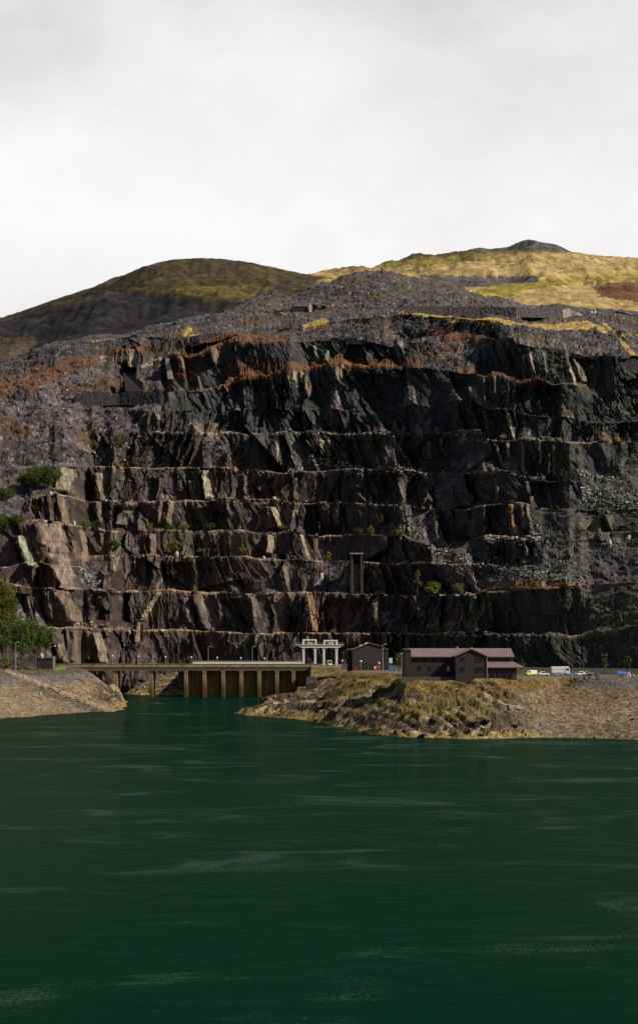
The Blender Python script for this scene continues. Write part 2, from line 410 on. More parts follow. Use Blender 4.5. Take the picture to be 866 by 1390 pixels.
f += amp1 * np.clip(amp_loc, .5, 1.3) * (1.5 * (r1 - 0.5) * 2 + 5.0 * du * (r2 * 2.1 + bias) + 1.6 * dv * (r3 - 0.6))
du, dv, r1, r2, r3 = voro((s + 1.2 * fbm(xw / 7, zw / 7, 5, 2)) / 3.2, zw / 14.0 + levseed * 0.7, 23)
rock_cell2 = r3
f += amp1 * amp_loc * (0.75 * (r1 - 0.5) * 2 + 2.3 * du * (r2 * 2.0 + bias) + 0.7 * dv * (r3 - 0.6))
du, dv, r1, r2, r3 = voro(s / 1.35, zw / 4.4 + levseed * 0.9, 41)
rock_cell3 = r3
f += amp_loc * 0.36 * (r1 - 0.5) * 2 + amp_loc * (0.8 * du * (r2 * 2.0 + bias) + 0.3 * dv * (r3 - .55))
f += 1.2 * fbm(xw / 16, zw / 16, 61, 4) + .35 * fbm(xw / 2.2, zw / 2.2, 63, 2)
f *= lerp(1.0, 0.12, sstep(0.2, 0.8, SL))
soft = np.interp(px_, [640, 690], [1.0, 0.72])[None, :]
f = np.where(LEV[:, None] <= 2, f * soft, f)

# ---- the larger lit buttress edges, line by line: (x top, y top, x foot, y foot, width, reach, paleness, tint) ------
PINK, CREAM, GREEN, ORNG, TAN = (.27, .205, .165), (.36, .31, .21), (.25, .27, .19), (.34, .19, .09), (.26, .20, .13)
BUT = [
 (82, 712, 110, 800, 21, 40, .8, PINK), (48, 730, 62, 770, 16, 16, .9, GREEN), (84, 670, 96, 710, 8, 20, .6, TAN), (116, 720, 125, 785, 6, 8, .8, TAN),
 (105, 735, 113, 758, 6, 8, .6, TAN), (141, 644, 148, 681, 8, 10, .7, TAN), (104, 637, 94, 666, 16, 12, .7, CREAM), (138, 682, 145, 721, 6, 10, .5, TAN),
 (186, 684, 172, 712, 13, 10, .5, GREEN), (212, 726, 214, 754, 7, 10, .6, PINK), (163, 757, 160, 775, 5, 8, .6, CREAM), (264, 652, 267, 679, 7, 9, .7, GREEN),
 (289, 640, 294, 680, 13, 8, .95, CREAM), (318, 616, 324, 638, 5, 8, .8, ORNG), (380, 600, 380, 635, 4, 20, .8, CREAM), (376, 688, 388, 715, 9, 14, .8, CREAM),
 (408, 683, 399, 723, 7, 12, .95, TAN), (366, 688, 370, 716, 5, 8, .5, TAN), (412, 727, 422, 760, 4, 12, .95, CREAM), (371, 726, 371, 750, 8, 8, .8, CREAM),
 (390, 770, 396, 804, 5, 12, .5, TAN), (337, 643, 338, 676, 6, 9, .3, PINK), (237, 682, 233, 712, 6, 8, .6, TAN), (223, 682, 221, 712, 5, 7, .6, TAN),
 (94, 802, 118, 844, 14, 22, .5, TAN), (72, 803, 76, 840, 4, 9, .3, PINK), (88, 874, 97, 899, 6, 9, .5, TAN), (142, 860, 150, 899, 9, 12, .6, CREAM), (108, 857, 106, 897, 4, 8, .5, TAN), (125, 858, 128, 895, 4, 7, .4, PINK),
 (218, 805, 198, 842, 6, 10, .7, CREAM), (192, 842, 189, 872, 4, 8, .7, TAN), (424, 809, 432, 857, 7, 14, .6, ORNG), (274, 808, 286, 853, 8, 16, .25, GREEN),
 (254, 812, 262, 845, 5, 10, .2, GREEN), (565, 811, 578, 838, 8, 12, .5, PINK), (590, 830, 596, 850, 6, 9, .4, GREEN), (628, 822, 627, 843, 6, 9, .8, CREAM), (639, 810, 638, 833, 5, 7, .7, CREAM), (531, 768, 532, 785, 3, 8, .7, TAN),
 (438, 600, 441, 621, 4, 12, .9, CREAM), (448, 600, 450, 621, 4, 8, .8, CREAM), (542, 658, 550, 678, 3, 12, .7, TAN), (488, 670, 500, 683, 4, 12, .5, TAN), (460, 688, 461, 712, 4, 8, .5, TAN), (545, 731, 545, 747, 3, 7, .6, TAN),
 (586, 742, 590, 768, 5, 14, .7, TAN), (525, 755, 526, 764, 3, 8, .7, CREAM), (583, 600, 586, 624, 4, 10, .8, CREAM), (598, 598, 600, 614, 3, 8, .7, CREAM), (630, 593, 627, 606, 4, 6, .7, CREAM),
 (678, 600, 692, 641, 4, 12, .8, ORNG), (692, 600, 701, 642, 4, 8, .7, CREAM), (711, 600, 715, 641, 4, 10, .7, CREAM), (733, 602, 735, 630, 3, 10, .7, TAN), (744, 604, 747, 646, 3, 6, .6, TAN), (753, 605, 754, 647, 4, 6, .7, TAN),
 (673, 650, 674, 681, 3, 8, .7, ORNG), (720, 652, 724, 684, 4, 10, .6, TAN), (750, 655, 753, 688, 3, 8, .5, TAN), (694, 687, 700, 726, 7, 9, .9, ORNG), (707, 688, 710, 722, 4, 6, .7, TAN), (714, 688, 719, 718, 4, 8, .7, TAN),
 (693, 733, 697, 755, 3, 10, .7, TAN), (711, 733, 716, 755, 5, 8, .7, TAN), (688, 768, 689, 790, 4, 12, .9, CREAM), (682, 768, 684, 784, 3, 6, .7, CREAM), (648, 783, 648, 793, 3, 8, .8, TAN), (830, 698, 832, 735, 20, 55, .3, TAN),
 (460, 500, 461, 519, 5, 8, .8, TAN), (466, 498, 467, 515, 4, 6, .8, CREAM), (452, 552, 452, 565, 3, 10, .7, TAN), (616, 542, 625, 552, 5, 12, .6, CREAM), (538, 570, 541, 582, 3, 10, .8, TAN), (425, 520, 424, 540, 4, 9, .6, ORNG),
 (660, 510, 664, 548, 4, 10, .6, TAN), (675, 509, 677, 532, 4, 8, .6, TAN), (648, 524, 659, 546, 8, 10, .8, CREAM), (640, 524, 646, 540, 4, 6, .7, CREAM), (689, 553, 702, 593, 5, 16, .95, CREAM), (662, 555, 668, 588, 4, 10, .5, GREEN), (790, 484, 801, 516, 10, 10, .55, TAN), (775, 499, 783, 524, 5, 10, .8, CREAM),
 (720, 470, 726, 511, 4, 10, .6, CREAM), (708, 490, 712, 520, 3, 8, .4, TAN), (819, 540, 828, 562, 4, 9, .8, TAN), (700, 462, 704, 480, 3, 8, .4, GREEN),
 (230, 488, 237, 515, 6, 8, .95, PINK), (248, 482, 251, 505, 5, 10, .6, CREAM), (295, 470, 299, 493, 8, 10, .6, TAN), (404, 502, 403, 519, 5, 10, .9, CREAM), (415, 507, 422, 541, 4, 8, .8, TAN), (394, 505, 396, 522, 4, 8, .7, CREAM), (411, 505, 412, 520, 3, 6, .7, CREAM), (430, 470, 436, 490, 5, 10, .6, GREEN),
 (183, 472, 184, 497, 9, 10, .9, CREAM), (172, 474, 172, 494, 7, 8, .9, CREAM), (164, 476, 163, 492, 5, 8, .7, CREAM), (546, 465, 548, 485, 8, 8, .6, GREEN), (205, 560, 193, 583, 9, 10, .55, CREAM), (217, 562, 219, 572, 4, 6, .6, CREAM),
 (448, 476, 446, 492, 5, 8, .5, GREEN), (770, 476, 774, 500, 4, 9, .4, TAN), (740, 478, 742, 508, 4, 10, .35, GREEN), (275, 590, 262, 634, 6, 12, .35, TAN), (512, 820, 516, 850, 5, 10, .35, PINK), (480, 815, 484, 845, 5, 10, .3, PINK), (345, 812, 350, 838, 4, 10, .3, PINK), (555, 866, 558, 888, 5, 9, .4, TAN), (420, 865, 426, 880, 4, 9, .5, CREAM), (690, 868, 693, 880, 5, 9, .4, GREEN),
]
# ---- colour of the stone itself ---------------------------------------------------
n_low = fbm(xw / 40, zw / 40, 71, 3); n_mid = fbm(xw / 9, zw / 18, 73, 3)
brown = np.array((.066, .046, .042)); grey = np.array((.040, .040, .042)); green = np.array((.038, .042, .036)); scree = np.array((.066, .055, .057))
wl = np.clip((GY - 600) / 80 + 0.5 * n_low, 0, 1) * np.interp(px_, [560, 680], [1, .15])[None, :]
colr = grey + (brown - grey) * wl[..., None]
wg = np.clip(n_mid * 1.2 + np.interp(px_, [600, 720], [-.2, .35])[None, :] + 0.25 * (GY < 600), 0, 1) * 0.8
colr = colr + (green - colr) * wg[..., None]
tone = 0.45 + 0.6 * rock_cell2 + 0.4 * rock_cell3 + 0.35 * (rock_cell - .5)
colr = colr * tone[..., None]
wleft = np.interp(px_, [0, 430, 560, 866], [1, .85, .3, .25])[None, :] * np.interp(GY, [585, 605], [.4, 1])
pale_streak = np.clip(fbm(s / 2.2, zw / 30 + levseed, 83, 3) * 2.4 - 0.62, 0, 1) * np.clip(n_mid + .55, 0, 1)
colr = colr + (np.array(TAN) * .9 - colr) * (pale_streak * .6 * wleft)[..., None]
pc = ((rock_cell3 > .86) * .5 + (rock_cell2 > .9) * .45) * np.clip(.55 + 1.6 * n_low, 0, 1) * wleft
pcol = lerp(np.array(TAN), np.array(GREEN), np.clip(n_mid + .4, 0, 1)[..., None])
colr = colr + (pcol * .8 - colr) * np.clip(pc, 0, .7)[..., None]

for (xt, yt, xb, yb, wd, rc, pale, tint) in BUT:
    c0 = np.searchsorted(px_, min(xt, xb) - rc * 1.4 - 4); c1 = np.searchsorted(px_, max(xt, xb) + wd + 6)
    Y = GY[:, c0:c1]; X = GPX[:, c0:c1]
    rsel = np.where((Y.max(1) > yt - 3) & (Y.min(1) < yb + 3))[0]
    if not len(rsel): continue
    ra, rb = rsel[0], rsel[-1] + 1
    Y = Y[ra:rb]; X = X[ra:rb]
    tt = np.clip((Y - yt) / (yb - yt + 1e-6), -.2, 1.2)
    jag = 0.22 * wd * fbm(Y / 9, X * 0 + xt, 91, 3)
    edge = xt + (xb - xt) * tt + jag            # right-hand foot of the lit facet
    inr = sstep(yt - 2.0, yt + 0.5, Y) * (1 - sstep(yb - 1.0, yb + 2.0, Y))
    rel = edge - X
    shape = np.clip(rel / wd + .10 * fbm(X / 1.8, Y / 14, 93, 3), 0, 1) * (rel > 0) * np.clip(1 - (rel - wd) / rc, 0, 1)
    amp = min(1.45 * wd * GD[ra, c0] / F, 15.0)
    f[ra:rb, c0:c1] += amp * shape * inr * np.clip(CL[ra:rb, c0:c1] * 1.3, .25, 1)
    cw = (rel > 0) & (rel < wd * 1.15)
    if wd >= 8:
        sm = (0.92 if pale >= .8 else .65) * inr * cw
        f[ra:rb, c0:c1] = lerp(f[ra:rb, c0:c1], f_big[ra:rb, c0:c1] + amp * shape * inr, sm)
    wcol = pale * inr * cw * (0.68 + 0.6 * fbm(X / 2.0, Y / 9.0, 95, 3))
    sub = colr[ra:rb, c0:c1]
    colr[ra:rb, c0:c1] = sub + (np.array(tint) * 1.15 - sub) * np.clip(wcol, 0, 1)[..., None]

# deep bays blasted back behind the line of the face: (column from, to, row top, foot, depth)
for (xa, xb, ya, yb, dp) in [(411, 433, 684, 722, 9), (99, 124, 640, 678, 9), (152, 190, 690, 720, 7), (126, 176, 806, 842, 9), (150, 168, 862, 900, 7), (196, 214, 652, 679, 6), (342, 372, 648, 679, 6), (592, 642, 692, 736, 10),
                             (640, 674, 650, 684, 7), (655, 690, 690, 728, 8), (722, 764, 655, 690, 8), (700, 760, 525, 592, 8), (480, 530, 508, 560, 5), (300, 360, 520, 580, 5), (470, 520, 600, 634, 5), (250, 300, 692, 720, 6), (215, 262, 765, 800, 5), (440, 500, 815, 855, 6), (640, 690, 775, 800, 7), (300, 345, 815, 855, 6)]:
    wob = 4 * fbm(GY / 9, GPX * 0 + xa, 97, 3)
    m = sstep(xa - 1, xa + 4, GPX + wob) * (1 - sstep(xb - 5, xb + 1, GPX + wob)) * sstep(ya - 4, ya + 3, GY) * (1 - sstep(yb - 2, yb + 5, GY))
    f -= dp * m * CL
# fallen stone heaped in cones at the foot of the faces
cone = np.clip(fbm(xw / 15, LEV[:, None] * 7.7 + xw * 0, 98, 3) * 2.6 - .35, 0, 1) * (KIND == 1)[:, None] * CL * (LEV[:, None] > 0) * (LEV[:, None] < 9)
cm = np.clip(1 - TT[:, None] / (.62 * cone + 1e-4), 0, 1)
f += 6.0 * cm * cone
CONE = np.clip(cm * 6, 0, 1)
# bench floors follow the crest in front and the toe behind
for k in range(NL):
    br = np.where((LEV == k) & (KIND != 1))[0]
    if not len(br): continue
    first_face = np.where((LEV == k) & (KIND == 1))[0][0]
    prev = br[0] - 1
    fa = f[prev] if prev >= 0 else f[first_face]
    fb = f[first_face]
    fas = smooth_cols(fa, 9)
    n = len(br)
    for i, r in enumerate(br):
        q = (i + 1) / (n + 1)
        f[r] = lerp(fa, fas, min(1.0, (i + 1) / 2.5)) * (1 - q) + fb * q

# ---- tipped stone: blocks, runnels, sag ------------------------------------------
isface = (KIND == 1)[:, None]
scw = sstep(.25, .8, SL) * isface
up = np.zeros((NROW, NCOL))
yg = GD * 0.8 + GZ * 1.2
wv = 2.5 * fbm(xw / 6, yg / 6, 129, 2)
du, dv, r1, r2, r3 = voro((xw + wv) / 4.6, (yg - wv) / 4.6, 131); up += 1.3 * (r1 - .3) + 2.2 * du * (r2 - .5) * 2 + 1.6 * dv * (r3 - .5)
b1 = r3
du, dv, r1, r2, r3 = voro(xw / 1.7, yg / 1.7, 137); up += 0.75 * (r1 - .3) + .7 * du * (r2 - .5)
b2 = r3
tr_ = (zw + 4.0 * fbm(xw / 40, yg / 40, 145, 3)) / 9.0
up += 2.6 * (sstep(.45, .95, tr_ - np.floor(tr_)) - (tr_ - np.floor(tr_))) * (SL > .5)
up += 5.0 * fbm(xw / 42, yg / 36, 139, 3) + 1.6 * fbm(xw / 9, yg / 14, 141, 3)
cscree = scree * (0.28 + 0.7 * b1 + 0.6 * b2 + .5 * fbm(xw / 18, yg / 12, 143, 4))[..., None]
cscree = cscree * np.interp(LEV, [4, 6, 9, 10, 11], [1, 1.35, 1.3, 1.05, 1.05])[:, None, None]
cscree = lerp(cscree, cscree * np.array((.82, 1.0, .82)), np.interp(px_, [600, 700], [0, .8])[None, :, None] * np.interp(LEV, [7, 9], [1, 0])[:, None, None])
vg = fbm(xw / 26, yg / 16, 147, 4)
vegw = np.clip(vg * 4 - .7, 0, .75) * (GY < 640)
vcol = lerp(np.array((.085, .068, .025)), np.array((.10, .05, .022)), np.clip(fbm(xw / 60, yg / 40, 149, 2) * 2 + .5, 0, 1)[..., None])
cscree = cscree + (vcol - cscree) * vegw[..., None]
stone_hi = (b2 > .9) * (b1 > .4)
cscree = cscree + stone_hi[..., None] * np.array((.09, .085, .075))
colr = colr + (cscree - colr) * scw[..., None]
colr = colr + (cscree * 1.15 - colr) * CONE[..., None]
# bench floors and lips: broken stone, dry grass, heather
low = (GY > 575)
lipc = np.where(low[..., None], np.array((.30, .18, .075)), np.array((.20, .095, .035)))
lipn = fbm(xw / 3.0, yg / 3.0, 151, 4)
lipc = lipc * ((0.8 + 0.6 * lipn) * np.interp(px_, [430, 600], [1, .68])[None, :])[..., None]
stn = (_h(np.floor(xw / 1.3), np.floor(yg / 1.1), 157) > .78) & low
lipc = np.where(stn[..., None], np.array((.34, .31, .29)), lipc)
lipbreak = fbm(xw / 22, LEV[:, None] * 3.3 + xw * 0, 155, 3)
lipc = np.where((lipn < -.25 + .9 * np.clip(lipbreak, -.2, .6))[..., None], colr * 1.2, lipc)
islip = ((KIND != 1)[:, None]) * np.where((LEV == 8)[:, None], np.interp(px_, [200, 245], [1, 0])[None, :], 1) * np.clip(1 - SL * 1.1, 0.12, 1)
colr = colr + (lipc - colr) * islip[..., None]

# ---- patches with an outline of their own (heather, dry grass, tips, tracks) -------
FLATM = np.zeros((NROW, NCOL), np.float32)
def patch(poly, col, soft=3.0, amt=1.0, seed=5, flat=0):
    xs = [p[0] for p in poly]; ys = [p[1] for p in poly]
    c0, c1 = np.searchsorted(px_, min(xs) - soft * 2), np.searchsorted(px_, max(xs) + soft * 2)
    if c1 <= c0: return
    rr_ = np.where((GY[:, c0:c1].max(1) > min(ys) - soft * 2) & (GY[:, c0:c1].min(1) < max(ys) + soft * 2))[0]
    if not len(rr_): return
    sl_ = (slice(rr_[0], rr_[-1] + 1), slice(c0, c1))
    X, Y = GPX[sl_], GY[sl_]
    nx = soft * 1.5 * fbm(X / 6, Y / 4, seed, 3); ny = soft * fbm(X / 6, Y / 4, seed + 3, 3)
    m = in_poly(X + nx, Y + ny, poly).astype(np.float32) * amt
    n = fbm(xw[sl_] / 2.5, zw[sl_] / 1.8 + yg[sl_] / 2.5, seed + 9, 3)
    if flat: FLATM[sl_] = np.maximum(FLATM[sl_], m * flat)
    m = m * np.clip(1.15 + 1.6 * n, 0.1, 1)
    var = 1 + 0.55 * n
    colr[sl_] += (np.array(col) * var[..., None] - colr[sl_]) * m[..., None]
RUST = (.125, .055, .022); GOLD = (.36, .24, .045); DRY = (.24, .19, .10)
patch([(-30, 525), (45, 498), (85, 488), (140, 476), (178, 469), (226, 460), (228, 466), (184, 477), (150, 489), (100, 500), (70, 520), (40, 532), (-30, 545)], RUST, 7, .85)
patch([(228, 474), (290, 462), (305, 452), (385, 458), (392, 468), (310, 470), (262, 484), (230, 488)], RUST, 3, .9, 15)
patch([(240, 506), (262, 498), (276, 503), (268, 512), (245, 516)], RUST, 3, .9, 25)
patch([(300, 500), (345, 489), (366, 494), (362, 502), (330, 505), (302, 512)], RUST, 3, .9, 35)
patch([(290, 524), (330, 508), (367, 497), (420, 492), (460, 486), (500, 482), (540, 487), (572, 489), (574, 499), (520, 499), (450, 501), (380, 511), (325, 522), (292, 530)], RUST, 3, .95, 45)
patch([(575, 447), (612, 444), (618, 449), (650, 456), (652, 463), (600, 460), (592, 452)], (.15, .055, .03), 2, .9, 55)
patch([(615, 500), (650, 504), (660, 510), (620, 510)], RUST, 2, .8, 56)
patch([(700, 520), (727, 512), (748, 522), (740, 528), (708, 527)], RUST, 2, .7, 57)
patch([(545, 422), (579, 425), (617, 430), (640, 432), (673, 431), (697, 438), (747, 439), (770, 437), (795, 434), (815, 440), (832, 456), (795, 452), (747, 447), (697, 447), (673, 441), (640, 438), (617, 437), (579, 431), (545, 427)], GOLD, 2.0, .97, 65, .85)
patch([(408, 441), (440, 432), (447, 435), (440, 439), (414, 445)], GOLD, 1.2, .97, 75, .8)
patch([(248, 457), (252, 446), (262, 445), (256, 455), (285, 451), (290, 454), (252, 459)], GOLD, 1.2, .97, 85)
patch([(383, 426), (391, 424), (390, 430), (385, 430)], (.36, .21, .05), 1, .9, 86)
patch([(116, 464), (132, 462), (156, 462), (156, 465), (130, 466)], GOLD, 1.0, .8, 87)
patch([(815, 437), (822, 438), (868, 484), (870, 490), (862, 488)], (.34, .23, .07), .8, .95, 95, .8)
patch([(842, 458), (870, 455), (870, 460), (845, 462)], (.26, .19, .07), .8, .8, 96)
patch([(190, 500), (205, 487), (232, 481), (226, 487), (205, 497), (196, 501)], (.27, .23, .15), 1.2, .95, 105)
patch([(152, 488), (160, 494), (200, 522), (192, 523)], (.2, .13, .09), 1, .8, 115)
patch([(136, 480), (146, 483), (144, 491), (136, 488)], (.40, .36, .34), 1, .8, 116)
patch([(40, 668), (66, 668), (68, 678), (44, 680)], DRY, 2, .8, 125)
patch([(575, 850), (600, 846), (640, 838), (652, 815), (656, 822), (646, 850), (600, 858)], (.17, .11, .04), 3, .8, 135)
patch([(790, 862), (830, 845), (870, 828), (870, 850), (820, 870)], (.14, .095, .045), 4, .7, 145)
patch([(776, 862), (800, 860), (800, 870), (778, 872)], (.2, .15, .05), 3, .7, 146)
patch([(785, 703), (815, 700), (828, 705), (828, 720), (805, 734), (782, 722)], (.17, .13, .08), 4, .85, 155)
patch([(655, 803), (690, 799), (742, 800), (806, 794), (880, 792), (880, 850), (806, 860), (716, 862), (650, 856)], (.062, .054, .036), 4, .75, 155)
patch([(655, 799), (690, 794), (742, 796), (806, 788), (880, 787), (880, 793), (806, 796), (742, 801), (690, 801), (657, 805)], (.21, .115, .05), 1.5, .85, 156)
patch([(655, 866), (716, 866), (777, 868), (880, 858), (880, 915), (640, 915)], (.05, .046, .03), 4, .7, 157)
patch([(765, 700), (800, 695), (870, 695), (870, 795), (690, 795), (730, 760)], (.078, .070, .055), 6, .6, 165)
patch([(800, 765), (870, 735), (870, 792), (760, 792)], (.07, .06, .065), 6, .6, 175)
patch([(536, 688), (556, 692), (590, 712), (625, 735), (655, 752), (655, 800), (612, 800), (594, 760), (570, 738), (545, 722)], (.135, .115, .105), 5, .75, 180)
patch([(592, 650), (628, 648), (645, 690), (640, 730), (600, 700)], (.10, .09, .085), 5, .6, 181)
patch([(461, 797), (470, 782), (478, 777), (480, 798)], (.26, .22, .14), 2, .85, 185)
patch([(0, 690), (45, 685), (78, 692), (78, 706), (40, 706), (0, 704)], (.115, .10, .108), 3, .6, 186)

# ---- displaced surface --------------------------------------------------------------
foot = np.clip((np.arange(NROW) / 10.0), 0, 1)[:, None]
QX = GX; QY = GD - f * foot; QZ = GZ + up * scw * (1 - FLATM) * np.interp(LEV, [8, 10, 11], [1, .85, .75])[:, None]
top_fade = np.ones(NROW)
qverts = np.stack([QX, QY, QZ], -1).reshape(-1, 3)
# the ground carries on level behind the last crest, well below the hills
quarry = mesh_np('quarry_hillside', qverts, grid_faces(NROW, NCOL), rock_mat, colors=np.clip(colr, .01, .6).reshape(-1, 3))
tag(quarry, kind='structure')

SPX = CX + QX * F / QY; SPY = HY - (QZ - CAMZ) * F / QY
def qsurf(px, py, back=0.0):
    """a point of the quarry surface seen near (column, row); back = metres towards the hill"""
    c = int(np.argmin(np.abs(px_ - px)))
    colY = SPY[:, c]
    vis = np.minimum.accumulate(colY)           # rows that are not hidden by something nearer
    ok = colY <= vis + 0.6
    i = int(np.argmin(np.where(ok, np.abs(colY - py), 1e9)))
    return Vector((QX[i, c], QY[i, c] + back, QZ[i, c]))
# ---- the two hills behind -----------------------------------------------------------
hill_mat = earth_mat('hill_turf', rough=0.95, spec=0.1, scale=0.12, amt=0.4, bump=0.8, bdist=2.0)
def hill(sky_pts, bot_pts, d_bot, d_top, colour_fn, seed, px0, px1, rough):
    px = np.arange(px0, px1, 1.1); nr = 150
    ytop = np.interp(px, *zip(*sky_pts)); ybot = np.interp(px, *zip(*bot_pts))
    ytop = ytop + 0.7 * fbm(px / 6.0, px * 0, seed, 3)
    q = np.linspace(0, 1, nr)[:, None]
    D = d_bot + (d_top - d_bot) * q + 0 * px
    zb = wz(ybot, d_bot); zt = wz(ytop, d_top)
    Z = zb + (zt - zb) * (q ** 0.85)
    X = (px - CX) / F * D
    n = fbm(X / 90, D / 90, seed + 1, 5)
    Z = Z + rough * n * np.sin(np.pi * np.clip(q, 0, 1)) ** 0.6
    Z = Z + rough * (.12 * fbm(X / 14, D / 9, seed + 5, 4) - .22 * np.abs(fbm(X / 40, D / 130, seed + 8, 3))) * np.clip(q * 4, 0, 1) * np.clip((1 - q) * 8, 0.15, 1)
    Y_ = HY - (Z - CAMZ) * F / D
    C = colour_fn(px + 0 * q, Y_, X, D, q)
    # the far side falls away
    qb = np.linspace(0.05, 1, 14)[:, None]
    Db = d_top + 900 * qb + 0 * px; Zb = zt - (zt - 60) * qb ** 1.6
    Xb = (px - CX) / F * Db
    V = np.concatenate([np.stack([X, D, Z], -1), np.stack([Xb, Db, Zb], -1)], 0)
    C = np.concatenate([C, np.broadcast_to(C[-1:], (14, *C.shape[1:]))], 0)
    o = mesh_np('hill', V.reshape(-1, 3), grid_faces(nr + 14, len(px)), hill_mat, colors=np.clip(C, .008, .6).reshape(-1, 3), smooth=True)
    return tag(o, kind='structure')

def c_left(px, y, X, D, q):
    n = fbm(X / 70, D / 40, 201, 4); n2 = fbm(X / 20, D / 14, 203, 4)
    olive = np.array((.07, .055, .022)); dark = np.array((.022, .0205, .0245)); moss = np.array((.105, .083, .028)); heath = np.array((.042, .034, .024))
    t = np.interp(px, [0, 140, 200, 270, 300, 440, 520], [440, 400, 398, 402, 412, 402, 398]) + 9 * n + 5 * n2   # rocky below this row
    w = sstep(-5, 6, t - y)
    c = dark * (1 + .5 * n2)[..., None]
    top = heath + (olive - heath) * np.clip(.45 + 1.8 * n + 1.2 * n2, 0, 1)[..., None]
    c = c + (top - c) * w[..., None]
    m = in_poly(px + 8 * n2, y + 5 * n, [(205, 396), (250, 389), (320, 390), (372, 388), (360, 398), (340, 406), (300, 409), (265, 402)])
    c = np.where(m[..., None], moss * (1 + .4 * n2)[..., None], c)
    m = in_poly(px + 6 * n2, y + 5 * n, [(-200, 462), (0, 458), (46, 456), (52, 464), (40, 480), (20, 500), (-200, 520)])
    c = np.where(m[..., None], np.array((.085, .065, .045)) * (1 + .3 * n2)[..., None], c)
    return c
hill([(-200, 470), (-60, 447), (0, 432), (50, 415), (100, 398), (140, 385), (190, 364), (215, 356), (240, 351.5), (270, 350), (300, 351), (340, 356), (385, 366), (425, 374), (470, 380), (560, 400)],
     [(-200, 535), (0, 515), (100, 490), (200, 470), (300, 450), (400, 430), (560, 430)], 1330, 1750, c_left, 211, -200, 560, 26)

def c_right(px, y, X, D, q):
    n = fbm(X / 80, D / 30, 221, 4); n2 = fbm(X / 16, D / 8, 223, 4)
    gold = np.array((.35, .255, .11)); ol = np.array((.17, .135, .03)); dk = np.array((.075, .065, .04)); red = np.array((.12, .062, .03)); rock = np.array((.075, .07, .068))
    c = gold * (1 + .25 * n + .22 * n2)[..., None]
    t = np.interp(px, [430, 560, 640, 690, 720, 800], [368, 368, 357, 349, 345, 338]) + 6 * n + 3 * n2
    c = c + (ol - c) * (0.85 * sstep(-2, 9, t - y))[..., None]
    t2 = np.interp(px, [430, 520, 560, 600, 650, 690, 740, 790, 866], [366, 358, 354, 349, 345, 341, 341, 343, 345]) + 3 * n + 3 * n2
    c = c + (dk - c) * (0.95 * sstep(-2, 3, t2 - y) * (px < 790))[..., None]
    t3 = np.interp(px, [640, 660, 690, 718, 745, 772, 800], [338, 342, 340, 339, 341, 343, 338]) + 2 * n2
    c = c + (rock * (1 + .7 * n2)[..., None] - c) * (sstep(-1, 1, t3 - y) * (px > 650))[..., None]
    m = in_poly(px + 9 * n2, y + 3 * n2, [(808, 392), (835, 384), (900, 380), (1100, 378), (1100, 416), (866, 410), (830, 406), (812, 402)])
    c = np.where(m[..., None], red * (1 + .4 * n2)[..., None], c)
    m = in_poly(px + 6 * n2, y + 2 * n2, [(640, 392), (700, 384), (735, 380), (800, 374), (866, 372), (866, 379), (790, 384), (720, 393), (680, 405), (655, 404)])
    c = np.where(m[..., None], ol * 1.5 * (1 + .5 * n2)[..., None], c)
    m = in_poly(px + 5 * n2, y + 1.6 * n2, [(560, 372), (600, 374), (640, 374.5), (700, 374), (726, 374), (729, 379), (726, 385), (690, 386), (640, 390), (600, 390)])
    c = np.where(m[..., None], np.array((.09, .08, .08)) * (1 + .8 * n2)[..., None], c)
    return c
hill([(330, 402), (430, 376), (470, 371), (520, 362), (560, 352), (600, 344), (640, 339.5), (652, 338), (665, 340), (690, 336), (700, 331), (712, 327), (722, 326), (740, 330), (755, 333), (772, 341), (800, 346), (866, 350), (960, 356), (1100, 372)],
     [(330, 440), (430, 424), (560, 424), (640, 430), (740, 432), (866, 445), (1100, 450)], 1330, 2150, c_right, 231, 330, 1100, 24)
# ---- the low ground round the lake: beaches, headland, the made level of the works -------
ground_mat = earth_mat('shore_stone', rough=0.85, spec=0.25, scale=1.1, amt=0.5, bump=0.8, bdist=0.25)
PLAT = 17.6
def wpt(px, py): d = CAMZ * F / (py - HY); return (wx(px, d), d)
shore_px = [(-420, 1010), (-160, 984), (0, 976), (40, 973), (100, 968), (150, 966), (168, 963), (171, 955), (166, 947), (160, 941)]
far_px = [(175, 942), (190, 943.5), (205, 943), (230, 944), (250, 943)]
L1 = [wpt(*p) for p in shore_px]; L2 = [wpt(*p) for p in far_px]
WALL_Y = 699.0
L3 = [(wx(252, WALL_Y), WALL_Y), (-4.5, WALL_Y)]
head_px = [(405, 949), (385, 952), (362, 959), (335, 964), (318, 968), (330, 970.5), (352, 972), (400, 976), (430, 981), (455, 986), (480, 992), (500, 996), (530, 999), (560, 1001), (610, 1001.5), (650, 1002.5), (690, 1002), (735, 1001), (775, 1002), (866, 1004), (1200, 1010)]
L4 = [wpt(*p) for p in head_px]
SHORE = L1 + L2 + L3 + L4
WATER = SHORE + [(500, 100), (-500, 100)]
gx = np.arange(-262, 242, 0.5); gy = np.arange(386, 768, 0.55)
HX, HYY = np.meshgrid(gx, gy)
hpx = CX + HX * F / HYY
jx = 2.2 * fbm(HX / 9, HYY / 9, 301, 3); jy = 3.5 * fbm(HX / 9, HYY / 9, 303, 3)
jw = np.where((HYY > 690), 0, 1)
wetm = in_poly(HX + jx * jw, HYY + jy * jw, WATER)
dist = poly_dist(HX + jx * jw, HYY + jy * jw, SHORE)
yfront = np.interp(hpx, [p[0] for p in shore_px[:7]], [p[1] for p in L1[:7]])
h_left = np.minimum(16.3, 0.3 + 0.178 * np.maximum(HYY - yfront, 0)) * sstep(0, 26, dist) ** 0.75
h_far = 0.42 * dist
h_wall = np.full(HX.shape, 16.0)
